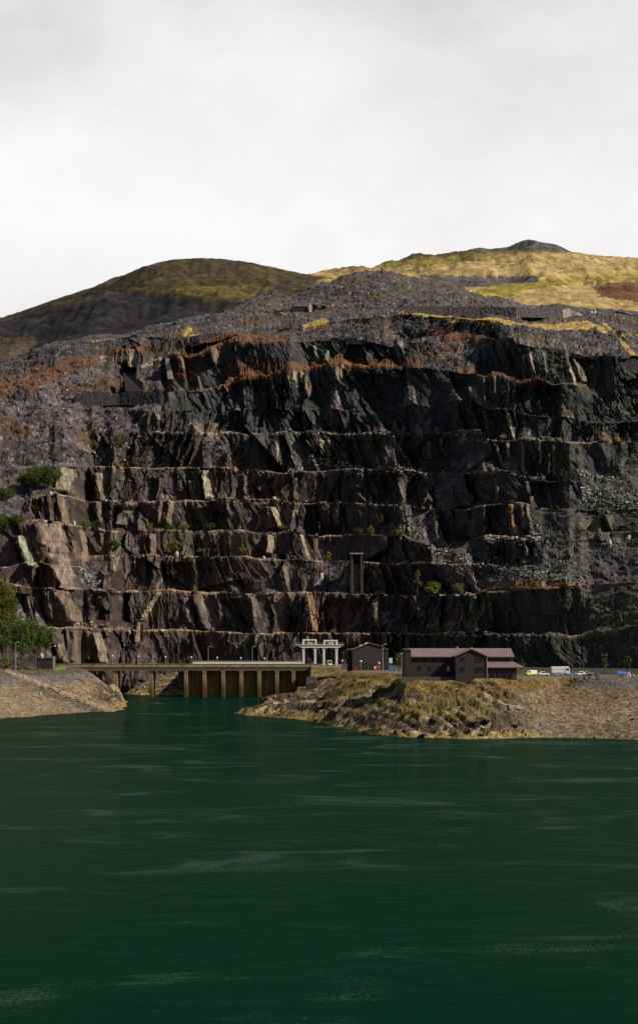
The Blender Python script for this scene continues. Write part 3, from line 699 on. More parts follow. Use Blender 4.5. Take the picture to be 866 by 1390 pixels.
kn = np.exp(-((HX + 98) / 8.0) ** 2 - ((HYY - 598) / 20.0) ** 2)
kn2 = np.exp(-((HX + 104) / 5.0) ** 2 - ((HYY - 632) / 16.0) ** 2)
h_left = np.maximum(h_left, (4.6 * kn + 8.0 * kn2) * sstep(0, 4, dist))
head_slope = np.interp(hpx, [300, 420, 480, 560, 700, 760, 1000], [.30, .36, .44, .52, .40, .25, .22])
h_right = head_slope * dist + 1.4 * sstep(0, 4, dist) * np.interp(hpx, [330, 420, 690, 740], [.2, 1, 1, 0.15])
hp = np.minimum(.62 * dist, 4.3 + .285 * dist) * np.interp(hpx, [320, 400, 440, 480], [.42, .62, .85, 1])
h_right = lerp(h_right, hp, np.interp(hpx, [300, 310, 690, 740], [0, 1, 1, 0]))
h_right = np.minimum(h_right, PLAT + .4)
is_r = (HX > -40) & ~((hpx < 300) & (HYY > 640)) & ((HYY < WALL_Y - .5) | (HX > -4.5))
wide = sstep(-7, -4, HX) * sstep(594, 596, HYY)
h_right = np.maximum(h_right, wide * np.minimum(PLAT, 13.6 + (HYY - 596) * 0.1 + np.maximum(HX - 4, 0) * .2))
left = (hpx < 176) & (HX < -60) & ((HYY < 712) | (HX < -125))
far = ~left & (hpx < 254) & (HYY > 690)
H = np.where(left, h_left, np.where(far, h_far, np.where(is_r, h_right, h_wall)))
H = np.where(far & (hpx < 190), np.maximum(h_far, h_left * sstep(190, 172, hpx)), H)
H = np.where(is_r, np.maximum(H, (PLAT - 1.0) * sstep(430, 443, HYY) * sstep(24, 31, HX) * sstep(62, 52, HX)), H)
made = np.where(is_r, sstep(PLAT - 1.2, PLAT - .1, H), 0)       # the levelled yard of the works
inl = sstep(0, 3, dist)
# rock of the headland and knoll
rockm = np.where(is_r, np.interp(hpx, [300, 680, 745], [1, 1, 0]) * (1 - made) * (HYY < 600 + 60 * (hpx < 420)), 0)
rockm = np.maximum(rockm, np.clip((kn + kn2) * 1.6, 0, 1) * left)
rockm = np.maximum(rockm, far * .8)
wxp = HX + 3 * fbm(HX / 12, HYY / 12, 311, 3); wyp = HYY + 3 * fbm(HX / 12, HYY / 12, 313, 3)
ca, sa = math.cos(.35), math.sin(.35)
ru = wxp * ca + wyp * sa * .6; rv = -wxp * sa + wyp * ca
du, dv, r1, r2, r3 = voro(ru / 15, rv / 4.4, 317); rr = 2.6 * (r1 - .45) + 5.0 * du * (r2 - .6) + 3.6 * dv * (r3 - .35)
rc_a = r3
du, dv, r1, r2, r3 = voro(ru / 5.2, rv / 1.8, 331); rr += 0.9 * (r1 - .45) + 2.2 * du * (r2 - .55) + 1.3 * dv * (r3 - .35)
rc_b = r3
du, dv, r1, r2, r3 = voro(ru / 1.3, rv / .9, 337); rr += 0.22 * (r1 - .45) + .4 * du * (r2 - .5)
rr *= 1 - .75 * sstep(11.5, 16, H) * is_r
k = np.interp(hpx, [330, 480, 560, 700], [.22, .15, -.08, -.22]) + .12 * fbm(HX / 30, HYY / 30, 315, 2)
per = 3.0
u = (H + rr * .5 - k * HX) / per; fr = u - np.floor(u)
hs = (np.floor(u) + sstep(.5, 1, fr)) * per + k * HX
Hr = lerp(H + rr * 1.1, hs + .6 * rr, .62 + .3 * np.clip(fbm(HX / 18, HYY / 14, 319, 2), -.5, .8))
Hr = np.maximum(Hr, -0.4 + 0.35 * np.minimum(dist, 3))
gravel = 0.14 * fbm(HX / 1.2, HYY / 1.2, 341, 3) + 0.5 * fbm(HX / 11, HYY / 11, 343, 3) + 0.25 * fbm(HX / 4, HYY / 9, 344, 3)
du, dv, r1, r2, r3 = voro(HX / 1.3, HYY / 1.3, 347); peb = r3; gravel += .22 * (r1 ** 3)
H = lerp(H + gravel * inl * (1 - made), Hr, rockm * inl)
H = np.where(made > .98, PLAT, np.where(is_r, np.minimum(H, PLAT + 0.6 * (1 - made)), H))
H = np.where(wetm, -0.12 - 0.3 * np.minimum(dist, 14), H)
ridge_tr = np.clip(1 - np.abs((hpx - 40) / 105 - ((HY - (H - CAMZ) * F / HYY) - 922) / 40) * 9, 0, 1) * left
# colour
gyy = HY - (H - CAMZ) * F / HYY
tan = np.array((.19, .142, .088)); purple = np.array((.118, .100, .098)); dkst = np.array((.10, .085, .065)); rockc = np.array((.095, .070, .043)); moss = np.array((.105, .084, .02)); grass = np.array((.21, .135, .036)); algae = np.array((.25, .18, .055))
nA = fbm(HX / 14, HYY / 14, 351, 4); nB = fbm(HX / 3, HYY / 3, 353, 3)
GC = tan * (.62 + .7 * peb + .25 * nA)[..., None]
wp = np.where(left, sstep(9.5, 13.5, H + 1.8 * nA), sstep(12.5, 14.5, H + 1.2 * nA) * sstep(765, 790, hpx))
GC = GC + (purple * (.6 + .8 * peb)[..., None] - GC) * wp[..., None]
wd = np.clip(sstep(8, 12, H + 2.2 * nA) * np.where(is_r, sstep(700, 740, hpx) * sstep(15, 13, H), 0), 0, 1) * .75
GC = GC + (np.array((.16, .10, .045)) * (.7 + .6 * peb)[..., None] - GC) * wd[..., None]
rcol = rockc * (.3 + 1.1 * rc_b + .6 * (rc_a - .5))[..., None]
rcol = rcol + np.array((.15, .12, .08)) * (rc_b > .84)[..., None]
mossw = rockm * sstep(4.5, 9.0, H + 3.0 * nA + 1.5 * nB) * np.where(is_r, np.interp(hpx, [420, 470, 560, 640, 740], [0.1, .6, 1, 1, .8]), .15) * np.clip(.75 + nB * 1.5 + nA, 0, 1)
mcol = moss * (0.55 + .8 * np.clip(nB + .4, 0, 1))[..., None]
mcol = lerp(mcol, np.broadcast_to(grass, mcol.shape) * .8, np.clip(nA * 1.5 + .2, 0, 1)[..., None])
rcol = rcol + (mcol - rcol) * np.clip(mossw, 0, 1)[..., None]
GC = GC + (rcol - GC) * np.clip(rockm, 0, 1)[..., None]
wa = sstep(3.0, .5, H + .8 * nB) * (rockm > .2) * .75
GC = GC + (algae * (.6 + .8 * peb)[..., None] - GC) * wa[..., None]
wg_ = np.where(is_r, sstep(13.2, 14.5, H) * (1 - sstep(PLAT - .06, PLAT - .01, H)) * (hpx < 780), 0)
wg_ = np.maximum(wg_, wide * sstep(13, 13.5, H) * (made < .9))
GC = GC + (grass * (.7 + .5 * nB)[..., None] - GC) * (wg_ * np.clip(.8 + nA, 0, 1))[..., None]
bs = np.where(left, sstep(14.2, 15.5, H + nA), 0) * .75
GC = GC + (np.array((.12, .085, .05)) * (.7 + .5 * nB)[..., None] - GC) * bs[..., None]
GC = np.where((made > .98)[..., None], np.array((.15, .125, .085)) * (1 + .3 * nB)[..., None], GC)
scrub = np.array((.045, .04, .02)) * (1 + .8 * nB)[..., None]
GC = np.where(((made > .98) & (((HYY > 494 + 3 * nB) & (hpx > 655)) | ((HYY > 590) & (hpx > 480))))[..., None], scrub, GC)
GC = GC * np.where(is_r, np.interp(hpx, [690, 740], [1, .80]), 1)[..., None]
tl_ = (hpx - 40) / 105; below = gyy - (922 + 40 * tl_)
bw_ = left * (tl_ > -.1) * sstep(1, 4, below) * sstep(17 + 5 * nA, 10, below) * np.clip(.75 + nB, 0, 1)
GC = GC + (np.array((.085, .066, .045)) * (.5 + 1.0 * peb)[..., None] - GC) * (bw_ * .85)[..., None]
GC = GC + (np.array((.33, .25, .15)) - GC) * (ridge_tr * .8)[..., None]
gp_ = left & (hpx > 74) & (hpx < 89) & (gyy < 909.5) & (HYY < 690)
GC = np.where(gp_[..., None], np.array((.12, .26, .02)), GC)
H = H + ridge_tr * .25
ground = mesh_np('ground', np.stack([HX, HYY, H], -1).reshape(-1, 3), grid_faces(len(gy), len(gx)), ground_mat, colors=np.clip(GC, .01, .6).reshape(-1, 3))
tag(ground, kind='structure')
def gh(x, y):
    i = int(np.clip(round((y - gy[0]) / .55), 0, len(gy) - 1)); j = int(np.clip(round((x - gx[0]) / .5), 0, len(gx) - 1))
    return float(H[i, j])
def gpt(px, py, dmax=700.):
    """first point of the low ground seen at (column,row)"""
    for d in np.arange(388, dmax, .6):
        x = wx(px, d); z = wz(py, d)
        if gh(x, d) >= z: return Vector((x, d, gh(x, d)))
    return Vector((wx(px, dmax), dmax, gh(wx(px, dmax), dmax)))

# ---- lake -------------------------------------------------------------------------------
m, nt, b = new_mat('lake_water'); L = nt.links.new
nt.nodes.remove(b)
b = nd(nt, 'ShaderNodeBsdfDiffuse'); gl_ = nd(nt, 'ShaderNodeBsdfGlossy')
# seen through a polarising filter the surface mirrors only at the shallowest angles
fr0 = nd(nt, 'ShaderNodeFresnel', IOR=1.33); fr1 = nd(nt, 'ShaderNodeMath', operation='POWER'); L(fr0.outputs[0], fr1.inputs[0]); fr1.inputs[1].default_value = 2.0
fr2 = nd(nt, 'ShaderNodeMath', operation='MULTIPLY'); L(fr1.outputs[0], fr2.inputs[0]); fr2.inputs[1].default_value = .32
msx = nd(nt, 'ShaderNodeMixShader'); L(fr2.outputs[0], msx.inputs['Fac']); L(b.outputs[0], msx.inputs[1]); L(gl_.outputs[0], msx.inputs[2])
L(msx.outputs[0], nt.nodes['Material Output'].inputs['Surface'])
tc = nd(nt, 'ShaderNodeTexCoord')
def mapped(scale):
    mp = nd(nt, 'ShaderNodeMapping'); mp.inputs['Scale'].default_value = scale; L(tc.outputs['Object'], mp.inputs['Vector']); return mp
mpa = mapped((1.5, 2.6, 1)); wa1 = nd(nt, 'ShaderNodeTexNoise', Scale=1.0, Detail=4.0, Roughness=.6); L(mpa.outputs[0], wa1.inputs['Vector'])
mpb = mapped((.2, .36, 1)); wa2 = nd(nt, 'ShaderNodeTexNoise', Scale=1.0, Detail=3.0, Roughness=.5); L(mpb.outputs[0], wa2.inputs['Vector'])
# cat's-paws: long bands where the wind roughens the lake
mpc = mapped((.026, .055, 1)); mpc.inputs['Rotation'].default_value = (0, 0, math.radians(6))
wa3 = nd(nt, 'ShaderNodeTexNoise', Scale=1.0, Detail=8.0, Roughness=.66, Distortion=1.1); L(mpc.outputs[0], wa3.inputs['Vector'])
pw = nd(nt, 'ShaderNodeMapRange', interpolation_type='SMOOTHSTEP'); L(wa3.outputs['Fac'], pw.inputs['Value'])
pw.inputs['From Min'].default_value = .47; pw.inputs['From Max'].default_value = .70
sm = nd(nt, 'ShaderNodeMath', operation='MULTIPLY_ADD'); L(wa2.outputs['Fac'], sm.inputs[0]); sm.inputs[1].default_value = 2.5; L(wa1.outputs['Fac'], sm.inputs[2])
st = nd(nt, 'ShaderNodeMapRange'); L(pw.outputs[0], st.inputs['Value']); st.inputs['To Min'].default_value = .45; st.inputs['To Max'].default_value = 1.0
bp = nd(nt, 'ShaderNodeBump', Distance=.22); L(st.outputs[0], bp.inputs['Strength']); L(sm.outputs[0], bp.inputs['Height']); L(bp.outputs[0], gl_.inputs['Normal'])
ro = nd(nt, 'ShaderNodeMapRange'); L(pw.outputs[0], ro.inputs['Value']); ro.inputs['To Min'].default_value = .06; ro.inputs['To Max'].default_value = .2
L(ro.outputs[0], gl_.inputs['Roughness'])
# pale flecks in the colour: painted sky sheen along the bands, glitter elsewhere
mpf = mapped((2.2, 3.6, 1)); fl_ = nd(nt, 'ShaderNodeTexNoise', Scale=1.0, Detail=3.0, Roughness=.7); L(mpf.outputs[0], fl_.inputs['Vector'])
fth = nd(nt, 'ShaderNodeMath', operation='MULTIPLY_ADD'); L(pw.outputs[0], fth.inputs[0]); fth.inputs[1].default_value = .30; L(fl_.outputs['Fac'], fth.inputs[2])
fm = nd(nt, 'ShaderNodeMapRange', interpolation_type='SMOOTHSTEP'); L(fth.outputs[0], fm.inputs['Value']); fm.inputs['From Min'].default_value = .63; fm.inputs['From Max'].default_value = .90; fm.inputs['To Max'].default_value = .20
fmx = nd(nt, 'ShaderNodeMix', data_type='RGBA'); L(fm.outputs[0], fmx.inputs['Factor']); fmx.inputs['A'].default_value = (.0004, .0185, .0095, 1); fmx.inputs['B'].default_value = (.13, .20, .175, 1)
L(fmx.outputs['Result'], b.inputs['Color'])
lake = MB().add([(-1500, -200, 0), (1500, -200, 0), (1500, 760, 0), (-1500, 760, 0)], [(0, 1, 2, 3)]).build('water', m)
tag(lake, kind='structure')
# ---- trees and bushes: leaf clumps round a tapered stem with limbs -------------------------
leaf_mat = earth_mat('leaves', rough=0.75, spec=0.2, scale=1.2, amt=0.3, bump=0)
bark_mat = flat_mat('bark', (.06, .045, .033), rough=.95, amt=.4, scale=3)
GREENS = {'green': (.06, .095, .014), 'lime': (.16, .18, .02), 'olive': (.13, .12, .022), 'dark': (.05, .072, .012), 'gold': (.16, .13, .02), 'mid': (.075, .09, .015)}
def crown_arrays(rx, rz, zc, seed, hue, shape='round', leaf=.55):
    rg = np.random.default_rng(seed)
    vol = rx * rx * rz
    ncl = int(np.clip(9 + vol * 0.35, 9, 70))
    vs, cs = [], []
    cen = []
    for i in range(ncl):
        d = rg.normal(size=3); d /= np.linalg.norm(d) + 1e-9
        r = rg.uniform(.3, 1.15) ** .6
        x, y, z = d * r
        taper = 1.0
        if shape == 'tall': taper = np.clip(1.05 - 0.75 * (z + 1) / 2, .2, 1) + .1
        if shape == 'spread': z = z * .8; 
        cen.append((x * rx * .8 * taper, y * rx * .8 * taper, zc + z * rz * .85))
    for c in cen:
        cr = rg.uniform(.16, .42) * min(rx, rz) * (0.75 if shape == 'tall' else 1)
        n = int(np.clip(26 + 16 * cr * cr / leaf / leaf * .5, 24, 150))
        p = rg.normal(size=(n, 3)) * cr * .52 + np.array(c)
        nrm = rg.normal(size=(n, 3)); nrm[:, 2] += .6; nrm /= np.linalg.norm(nrm, axis=1)[:, None]
        t = np.cross(nrm, rg.normal(size=(n, 3))); t /= np.linalg.norm(t, axis=1)[:, None]; b = np.cross(nrm, t)
        sz = leaf * rg.uniform(.5, 1.1, size=(n, 1))
        q = np.stack([p - t * sz * .6, p + b * sz * .35, p + t * sz * .6, p - b * sz * .35], 1)
        vs.append(q.reshape(-1, 3))
        col = np.array(hue) * rg.uniform(.6, 1.5) * (1 + .35 * rg.normal(size=(n, 1)).clip(-1, 1)) * np.array((1 + .15 * rg.normal(), 1, 1))
        cs.append(np.repeat(col, 4, 0))
    v = np.concatenate(vs); c = np.concatenate(cs)
    return v, np.arange(len(v)).reshape(-1, 4), np.clip(c, .004, .4)
def plant(name, label, cat, loc, h, wdt, hue, shape, seed, group):
    root = thing(name, label, cat, loc, 0, group)
    rx = wdt / 2; stem_h = h * (.28 if shape != 'low' else .12)
    zc = (h + stem_h * .5) / 2 + .1 * h; rz = (h - stem_h * .5) / 2
    leaf = float(np.clip(.14 * math.sqrt(wdt * h) ** .75, .32, .75))
    v, f_, c = crown_arrays(rx, rz, zc, seed, GREENS[hue], shape, leaf)
    mesh_np('crown', v, f_, leaf_mat, root, c)
    rg = random.Random(seed)
    m = MB(); r0 = max(.09, h * .022)
    if name == 'tree' or h > 7:
        m.tube((0, 0, -.6), (0, 0, stem_h + rz * .9), r0, r0 * .45, 7)
        for i in range(6):
            a = rg.uniform(0, 6.28); z0 = stem_h * rg.uniform(.7, 1.4); z0 = min(z0, h * .6)
            m.tube((0, 0, z0), (rx * .7 * math.cos(a), rx * .7 * math.sin(a), z0 + rz * rg.uniform(.5, 1.0)), r0 * .5, r0 * .18, 5)
        m.build('trunk', bark_mat, root)
    else:
        for i in range(5):
            a = rg.uniform(0, 6.28)
            m.tube((0, 0, -.5), (rx * .55 * math.cos(a), rx * .55 * math.sin(a), h * rg.uniform(.5, .8)), r0, r0 * .35, 5)
        m.build('stem', bark_mat, root)
    return root
G_L = 'trees on the left shore'; G_B = 'bushes on the quarry ledges'; G_Y = 'trees and shrubs by the works yard'
Q = 'q'; GR = 'g'
PLANTS = [
 # name, px, row of base, height px, width px, hue, shape, where, label, group, back
 ('tree', 4, 906, 66, 40, 'mid', 'round', (0, 640), 'broad green tree at the left edge of the photo, behind the tall lamp post', G_L),
 ('tree', 30, 903, 60, 34, 'green', 'round', (0, 645), 'tallest dark green tree directly behind the top of the tall left lamp post', G_L),
 ('tree', 48, 900, 52, 32, 'green', 'round', (0, 652), 'leafy green tree in the middle of the left shore clump, left of the dark hut', G_L),
 ('tree', 63, 892, 40, 26, 'mid', 'round', (0, 662), 'smaller green tree leaning over the roof of the dark hut', G_L),
 ('tree', 10, 872, 62, 34, 'mid', 'round', (0, 668), 'green tree higher up the slope, rising above the left shore clump', G_L),
 ('tree', 2, 842, 52, 36, 'olive', 'round', (0, 682), 'olive green tree at the left edge, highest of the shore trees', G_L),
 ('bush', 6, 912, 17, 30, 'olive', 'low', (0, 618), 'low brownish bush below the trees at the left edge of the shore', G_L),
 ('bush', 30, 912, 11, 20, 'olive', 'low', (0, 622), 'small olive bush at the foot of the tall left lamp post', G_L),
 ('bush', 75, 850, 14, 13, 'lime', 'round', Q, 'small lime green bush alone on the ledge right of shore trees', G_B),
 ('bush', 10, 677, 16, 26, 'green', 'low', Q, 'wide green bush at the left edge above the pale spur', G_B),
 ('bush', 8, 724, 24, 30, 'dark', 'low', Q, 'dark green bush on top of the left spur, at the left edge', G_B),
 ('bush', 27, 716, 18, 24, 'dark', 'low', Q, 'second dark green bush on top of the left spur, nearer its middle', G_B),
 ('bush', 50, 703, 20, 18, 'olive', 'round', Q, 'olive bush growing under the yellowish ledge of the left spur', G_B),
 ('bush', 34, 664, 20, 22, 'mid', 'low', Q, 'leftmost bush of the thicket on the scree above the left spur', G_B),
 ('bush', 50, 667, 30, 26, 'mid', 'round', Q, 'tallest bush of the thicket on the scree above the left spur', G_B),
 ('bush', 66, 664, 30, 24, 'green', 'round', Q, 'rounded green bush in the right half of the scree thicket above the left spur', G_B),
 ('bush', 81, 656, 20, 16, 'olive', 'round', Q, 'olive bush at the right end of the scree thicket, beside a pale rock face', G_B),
 ('bush', 115, 722, 15, 18, 'mid', 'low', Q, 'green bush in the notch immediately right of the left spur', G_B),
 ('bush', 132, 723, 16, 20, 'dark', 'low', Q, 'dark green bush second from the left spur on the same ledge', G_B),
 ('bush', 203, 720, 11, 9, 'lime', 'round', Q, 'tiny bright lime bush alone on a ledge left of a low wall', G_B),
 ('bush', 231, 722, 11, 18, 'mid', 'low', Q, 'first low bush of the continuous hedge-like row on the middle ledge', G_B),
 ('bush', 250, 722, 10, 18, 'olive', 'low', Q, 'second low olive bush of the hedge-like row on the middle ledge', G_B),
 ('bush', 268, 721, 12, 18, 'mid', 'low', Q, 'third low bush of the hedge-like row on the middle ledge', G_B),
 ('bush', 285, 721, 12, 16, 'dark', 'low', Q, 'dark last bush at the right end of the hedge-like row on the middle ledge', G_B),
 ('bush', 156, 748, 14, 24, 'dark', 'low', Q, 'dim dark bush against the black face below the notch', G_B),
 ('bush', 226, 754, 10, 12, 'lime', 'round', Q, 'small lime bush left of the bigger one by the white stone', G_B),
 ('bush', 240, 754, 18, 18, 'lime', 'round', Q, 'largest lime bush of its ledge, growing behind a white stone', G_B),
 ('bush', 271, 754, 10, 9, 'lime', 'round', Q, 'small round lime bush alone right of the white stone', G_B),
 ('bush', 293, 754, 11, 9, 'mid', 'round', Q, 'small green bush on a thin stem in the middle of the five-bush ledge', G_B),
 ('bush', 309, 754, 9, 8, 'olive', 'round', Q, 'pale olive bush left of the taller green one on the five-bush ledge', G_B),
 ('bush', 330, 756, 15, 12, 'lime', 'round', Q, 'upright lime bush at the right end of the five-bush ledge', G_B),
 ('bush', 365, 758, 10, 9, 'dark', 'round', Q, 'dark little bush beside the black opening on the ledge', G_B),
 ('bush', 427, 761, 12, 10, 'mid', 'round', Q, 'green bush at the foot of the bright thin rock edge', G_B),
 ('bush', 446, 763, 14, 11, 'lime', 'round', Q, 'lime bush left of the tall slate tower', G_B),
 ('bush', 310, 676, 11, 7, 'olive', 'tall', Q, 'small pointed olive bush on a ledge right of the pale cream rock', G_B),
 ('bush', 383, 722, 9, 14, 'olive', 'low', Q, 'low olive bush below the pale fluted rock on the middle ledge', G_B),
 ('bush', 486, 729, 14, 11, 'mid', 'round', Q, 'left one of the pair of bushes on the ledge above the slate tower', G_B),
 ('bush', 503, 730, 15, 13, 'lime', 'round', Q, 'right one of the pair of bushes on the ledge above the slate tower', G_B),
 ('bush', 540, 730, 11, 18, 'lime', 'low', Q, 'wide low lime bush at the top of the pale scree run', G_B),
 ('tree', 565, 808, 34, 15, 'olive', 'tall', Q, 'tall narrow poplar-like tree on the ledge above the long building', G_B),
 ('bush', 586, 808, 17, 25, 'lime', 'round', Q, 'dome-shaped green bush right of the tall narrow tree', G_B),
 ('bush', 620, 808, 17, 19, 'olive', 'round', Q, 'rounded olive bush right of the dome-shaped one on its ledge', G_B),
 ('bush', 766, 652, 13, 16, 'dark', 'low', Q, 'dark bush on the right-hand ledge, left of the pale rubble', G_B),
 ('bush', 782, 652, 12, 14, 'dark', 'low', Q, 'dark bush touching the pale rubble on the right-hand ledge', G_B),
 ('bush', 759, 693, 6, 6, 'gold', 'round', Q, 'tiny yellow bush on the ledge under the black face', G_B),
 ('bush', 67, 600, 10, 10, 'gold', 'round', Q, 'small yellowish bush alone in the left scree', G_B),
 ('bush', 123, 576, 8, 9, 'olive', 'round', Q, 'small olive bush highest in the left scree', G_B),
 ('bush', 160, 606, 15, 16, 'olive', 'round', Q, 'olive bush at the left of the upper scree-edge row', G_B),
 ('bush', 175, 608, 14, 14, 'gold', 'round', Q, 'yellow-olive bush in the upper scree-edge row', G_B),
 ('bush', 193, 604, 11, 18, 'olive', 'low', Q, 'low olive bush at the right end of the upper scree-edge row', G_B),
 ('bush', 126, 613, 16, 13, 'gold', 'round', Q, 'yellowish bush left of and below the upper scree-edge row', G_B),
 ('bush', 110, 622, 13, 15, 'dark', 'low', Q, 'dark bush at the lower left of the yellowish scree bush', G_B),
 ('bush', 77, 619, 9, 12, 'olive', 'low', Q, 'faint olive bush in the middle of the left scree', G_B),
 ('bush', 391, 449, 11, 15, 'lime', 'round', Q, 'bright green bush high up below the ruined quarry building', G_B),
 ('bush', 300, 461, 7, 10, 'lime', 'low', Q, 'small green bush high up, right of a gold grass patch', G_B),
 ('bush', 264, 903, 12, 9, 'dark', 'round', (0, 712), 'dark bush behind the bridge, left of the left tall lamp pole', G_Y),
 ('bush', 289, 903, 9, 8, 'gold', 'round', (0, 712), 'yellow-brown bush behind the bridge at the foot of the left tall pole', G_Y),
 ('tree', 541, 911, 26, 13, 'mid', 'round', (0, 530), 'green tree between the brick control house and the long building', G_Y),
 ('bush', 551, 914, 9, 9, 'gold', 'low', (0, 500), 'dry yellowish shrub at the left corner of the long building', G_Y),
 ('tree', 820, 915, 27, 13, 'olive', 'tall', (0, 512), 'slender olive tree behind the right end of the car park', G_Y),
 ('tree', 851, 914, 24, 17, 'dark', 'round', (0, 522), 'dark green tree behind the blue covered boat', G_Y),
 ('tree', 708, 912, 18, 12, 'mid', 'round', (0, 515), 'small green tree in shade behind the lean-to roof', G_Y),
 ('bush', 778, 926, 13, 20, 'dark', 'low', (0, 458), 'dark evergreen shrub in front of the white lorry', G_Y),
 ('bush', 796, 924, 12, 16, 'dark', 'low', (0, 460), 'dark evergreen shrub in front of the grey-blue car', G_Y),
 ('bush', 811, 922, 8, 12, 'dark', 'low', (0, 462), 'smallest dark evergreen shrub, below the orange buoy', G_Y),
 ('bush', 494, 921, 11, 24, 'dark', 'low', (0, 560), 'dark spreading shrub at the top of the headland below the control house', G_Y),
]
for i, (nm, px, row, hp, wp_, hue, shp, where, lab, grp) in enumerate(PLANTS):
    if where == Q:
        loc = qsurf(px, row, .6)
    else:
        d = where[1]; x = wx(px, d); loc = Vector((x, d, gh(x, d)))
        if loc.z < 3: loc = qsurf(px, row, 1)
        if grp == G_L: loc.z = max(loc.z, wz(row, d))
    mpp = loc.y / F
    plant(nm, lab, 'tree' if nm == 'tree' else 'bush', loc, hp * mpp, wp_ * mpp, hue, shp, 500 + i, grp)
# ---- materials of the built things -------------------------------------------------------
concrete = flat_mat('concrete', (.31, .225, .125), rough=.9, amt=.4, scale=.5, stretch=(1, 1, .3))
conc_dark = flat_mat('weathered_concrete', (.12, .095, .06), rough=.9, amt=.4, scale=.6, stretch=(1, 1, .25))
stained = flat_mat('stained_panel', (.21, .115, .036), rough=.85, amt=.55, scale=.45, stretch=(2.2, 1, .12))
white_p = flat_mat('white_paint', (.82, .80, .76), rough=.5, amt=.08)
pale_p = flat_mat('pale_concrete', (.72, .70, .66), rough=.7, amt=.15, scale=.8)
cream_p = flat_mat('cream_paint', (.70, .55, .28), rough=.5, amt=.1)
steel = flat_mat('galvanised_steel', (.40, .40, .40), rough=.45, metal=.4, amt=.1)
lampgl = flat_mat('lamp_glass', (.8, .78, .72), rough=.25, amt=.03)
brick = flat_mat('dark_brick', (.058, .042, .042), rough=.9, amt=.3, scale=2.0)
slate_w = flat_mat('slate_cladding', (.034, .025, .026), rough=.75, amt=.35, scale=1.6)
slate_w2 = flat_mat('slate_cladding_gable', (.036, .027, .029), rough=.75, amt=.3, scale=1.6)
roof_m = flat_mat('pink_grey_roof', (.165, .11, .108), rough=.75, amt=.25, scale=.6, stretch=(3, .4, 1))
roof_d = flat_mat('brown_roof', (.16, .12, .10), rough=.75, amt=.25, scale=.8)
glass = flat_mat('dark_glass', (.012, .013, .016), rough=.08, amt=.05, spec=.6)
trim_m = flat_mat('grey_trim', (.22, .21, .22), rough=.6, amt=.1)
bluepipe = flat_mat('blue_grey_pipe', (.20, .26, .33), rough=.5, amt=.08)
red_p = flat_mat('red_paint', (.55, .03, .02), rough=.45, amt=.08)
blue_p = flat_mat('blue_sheet', (.02, .12, .60), rough=.5, amt=.15, scale=2)
blue_c = flat_mat('blue_grey_paint', (.10, .17, .25), rough=.5, amt=.12)
orange_p = flat_mat('orange_plastic', (.70, .16, .02), rough=.4, amt=.05)
yellow_p = flat_mat('yellow_paint', (.68, .58, .03), rough=.4, amt=.05)
rubber = flat_mat('rubber', (.02, .02, .02), rough=.8, amt=.1)
carblue = flat_mat('pale_blue_paint', (.25, .38, .60), rough=.3, amt=.05)
cargrey = flat_mat('grey_blue_paint', (.34, .38, .43), rough=.3, amt=.05)
slate_dry = flat_mat('dry_slate_wall', (.10, .09, .095), rough=.9, amt=.5, scale=1.2, stretch=(.6, .6, 2.5))
slate_dark = flat_mat('dark_slate_wall', (.034, .031, .034), rough=.9, amt=.5, scale=1.2, stretch=(.6, .6, 2.5))
tower_m = flat_mat('slate_masonry', (.062, .047, .041), rough=.9, amt=.6, scale=1.1, stretch=(2, 1, .5))
stone_w = flat_mat('pale_stone', (.50, .46, .40), rough=.85, amt=.2, scale=1.2)
stone_g = flat_mat('grey_stone', (.30, .26, .22), rough=.85, amt=.25, scale=1.2)
asphalt = flat_mat('asphalt', (.055, .052, .05), rough=.9, amt=.25, scale=.4)
wood_m = flat_mat('weathered_post', (.30, .26, .20), rough=.9, amt=.25)

# waterline stain, and the piers' fade down from lit tops, painted in by height
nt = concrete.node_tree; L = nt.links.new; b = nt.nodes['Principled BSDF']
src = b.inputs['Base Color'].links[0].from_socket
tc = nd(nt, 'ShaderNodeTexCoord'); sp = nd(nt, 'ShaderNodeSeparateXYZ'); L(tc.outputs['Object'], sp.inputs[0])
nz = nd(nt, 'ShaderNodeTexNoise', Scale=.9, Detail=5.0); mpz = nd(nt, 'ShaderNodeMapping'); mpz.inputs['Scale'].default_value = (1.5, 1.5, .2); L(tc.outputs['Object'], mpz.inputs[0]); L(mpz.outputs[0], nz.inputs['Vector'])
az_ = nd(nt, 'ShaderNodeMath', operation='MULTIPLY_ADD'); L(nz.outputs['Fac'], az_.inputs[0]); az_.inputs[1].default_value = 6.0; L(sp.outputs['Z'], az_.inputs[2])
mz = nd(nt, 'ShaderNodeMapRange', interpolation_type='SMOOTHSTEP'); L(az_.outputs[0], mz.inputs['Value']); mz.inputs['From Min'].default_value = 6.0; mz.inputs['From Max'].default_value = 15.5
mxx = nd(nt, 'ShaderNodeMix', data_type='RGBA'); L(mz.outputs[0], mxx.inputs['Factor']); mxx.inputs['A'].default_value = (.085, .05, .02, 1); L(src, mxx.inputs['B']); L(mxx.outputs['Result'], b.inputs['Base Color'])

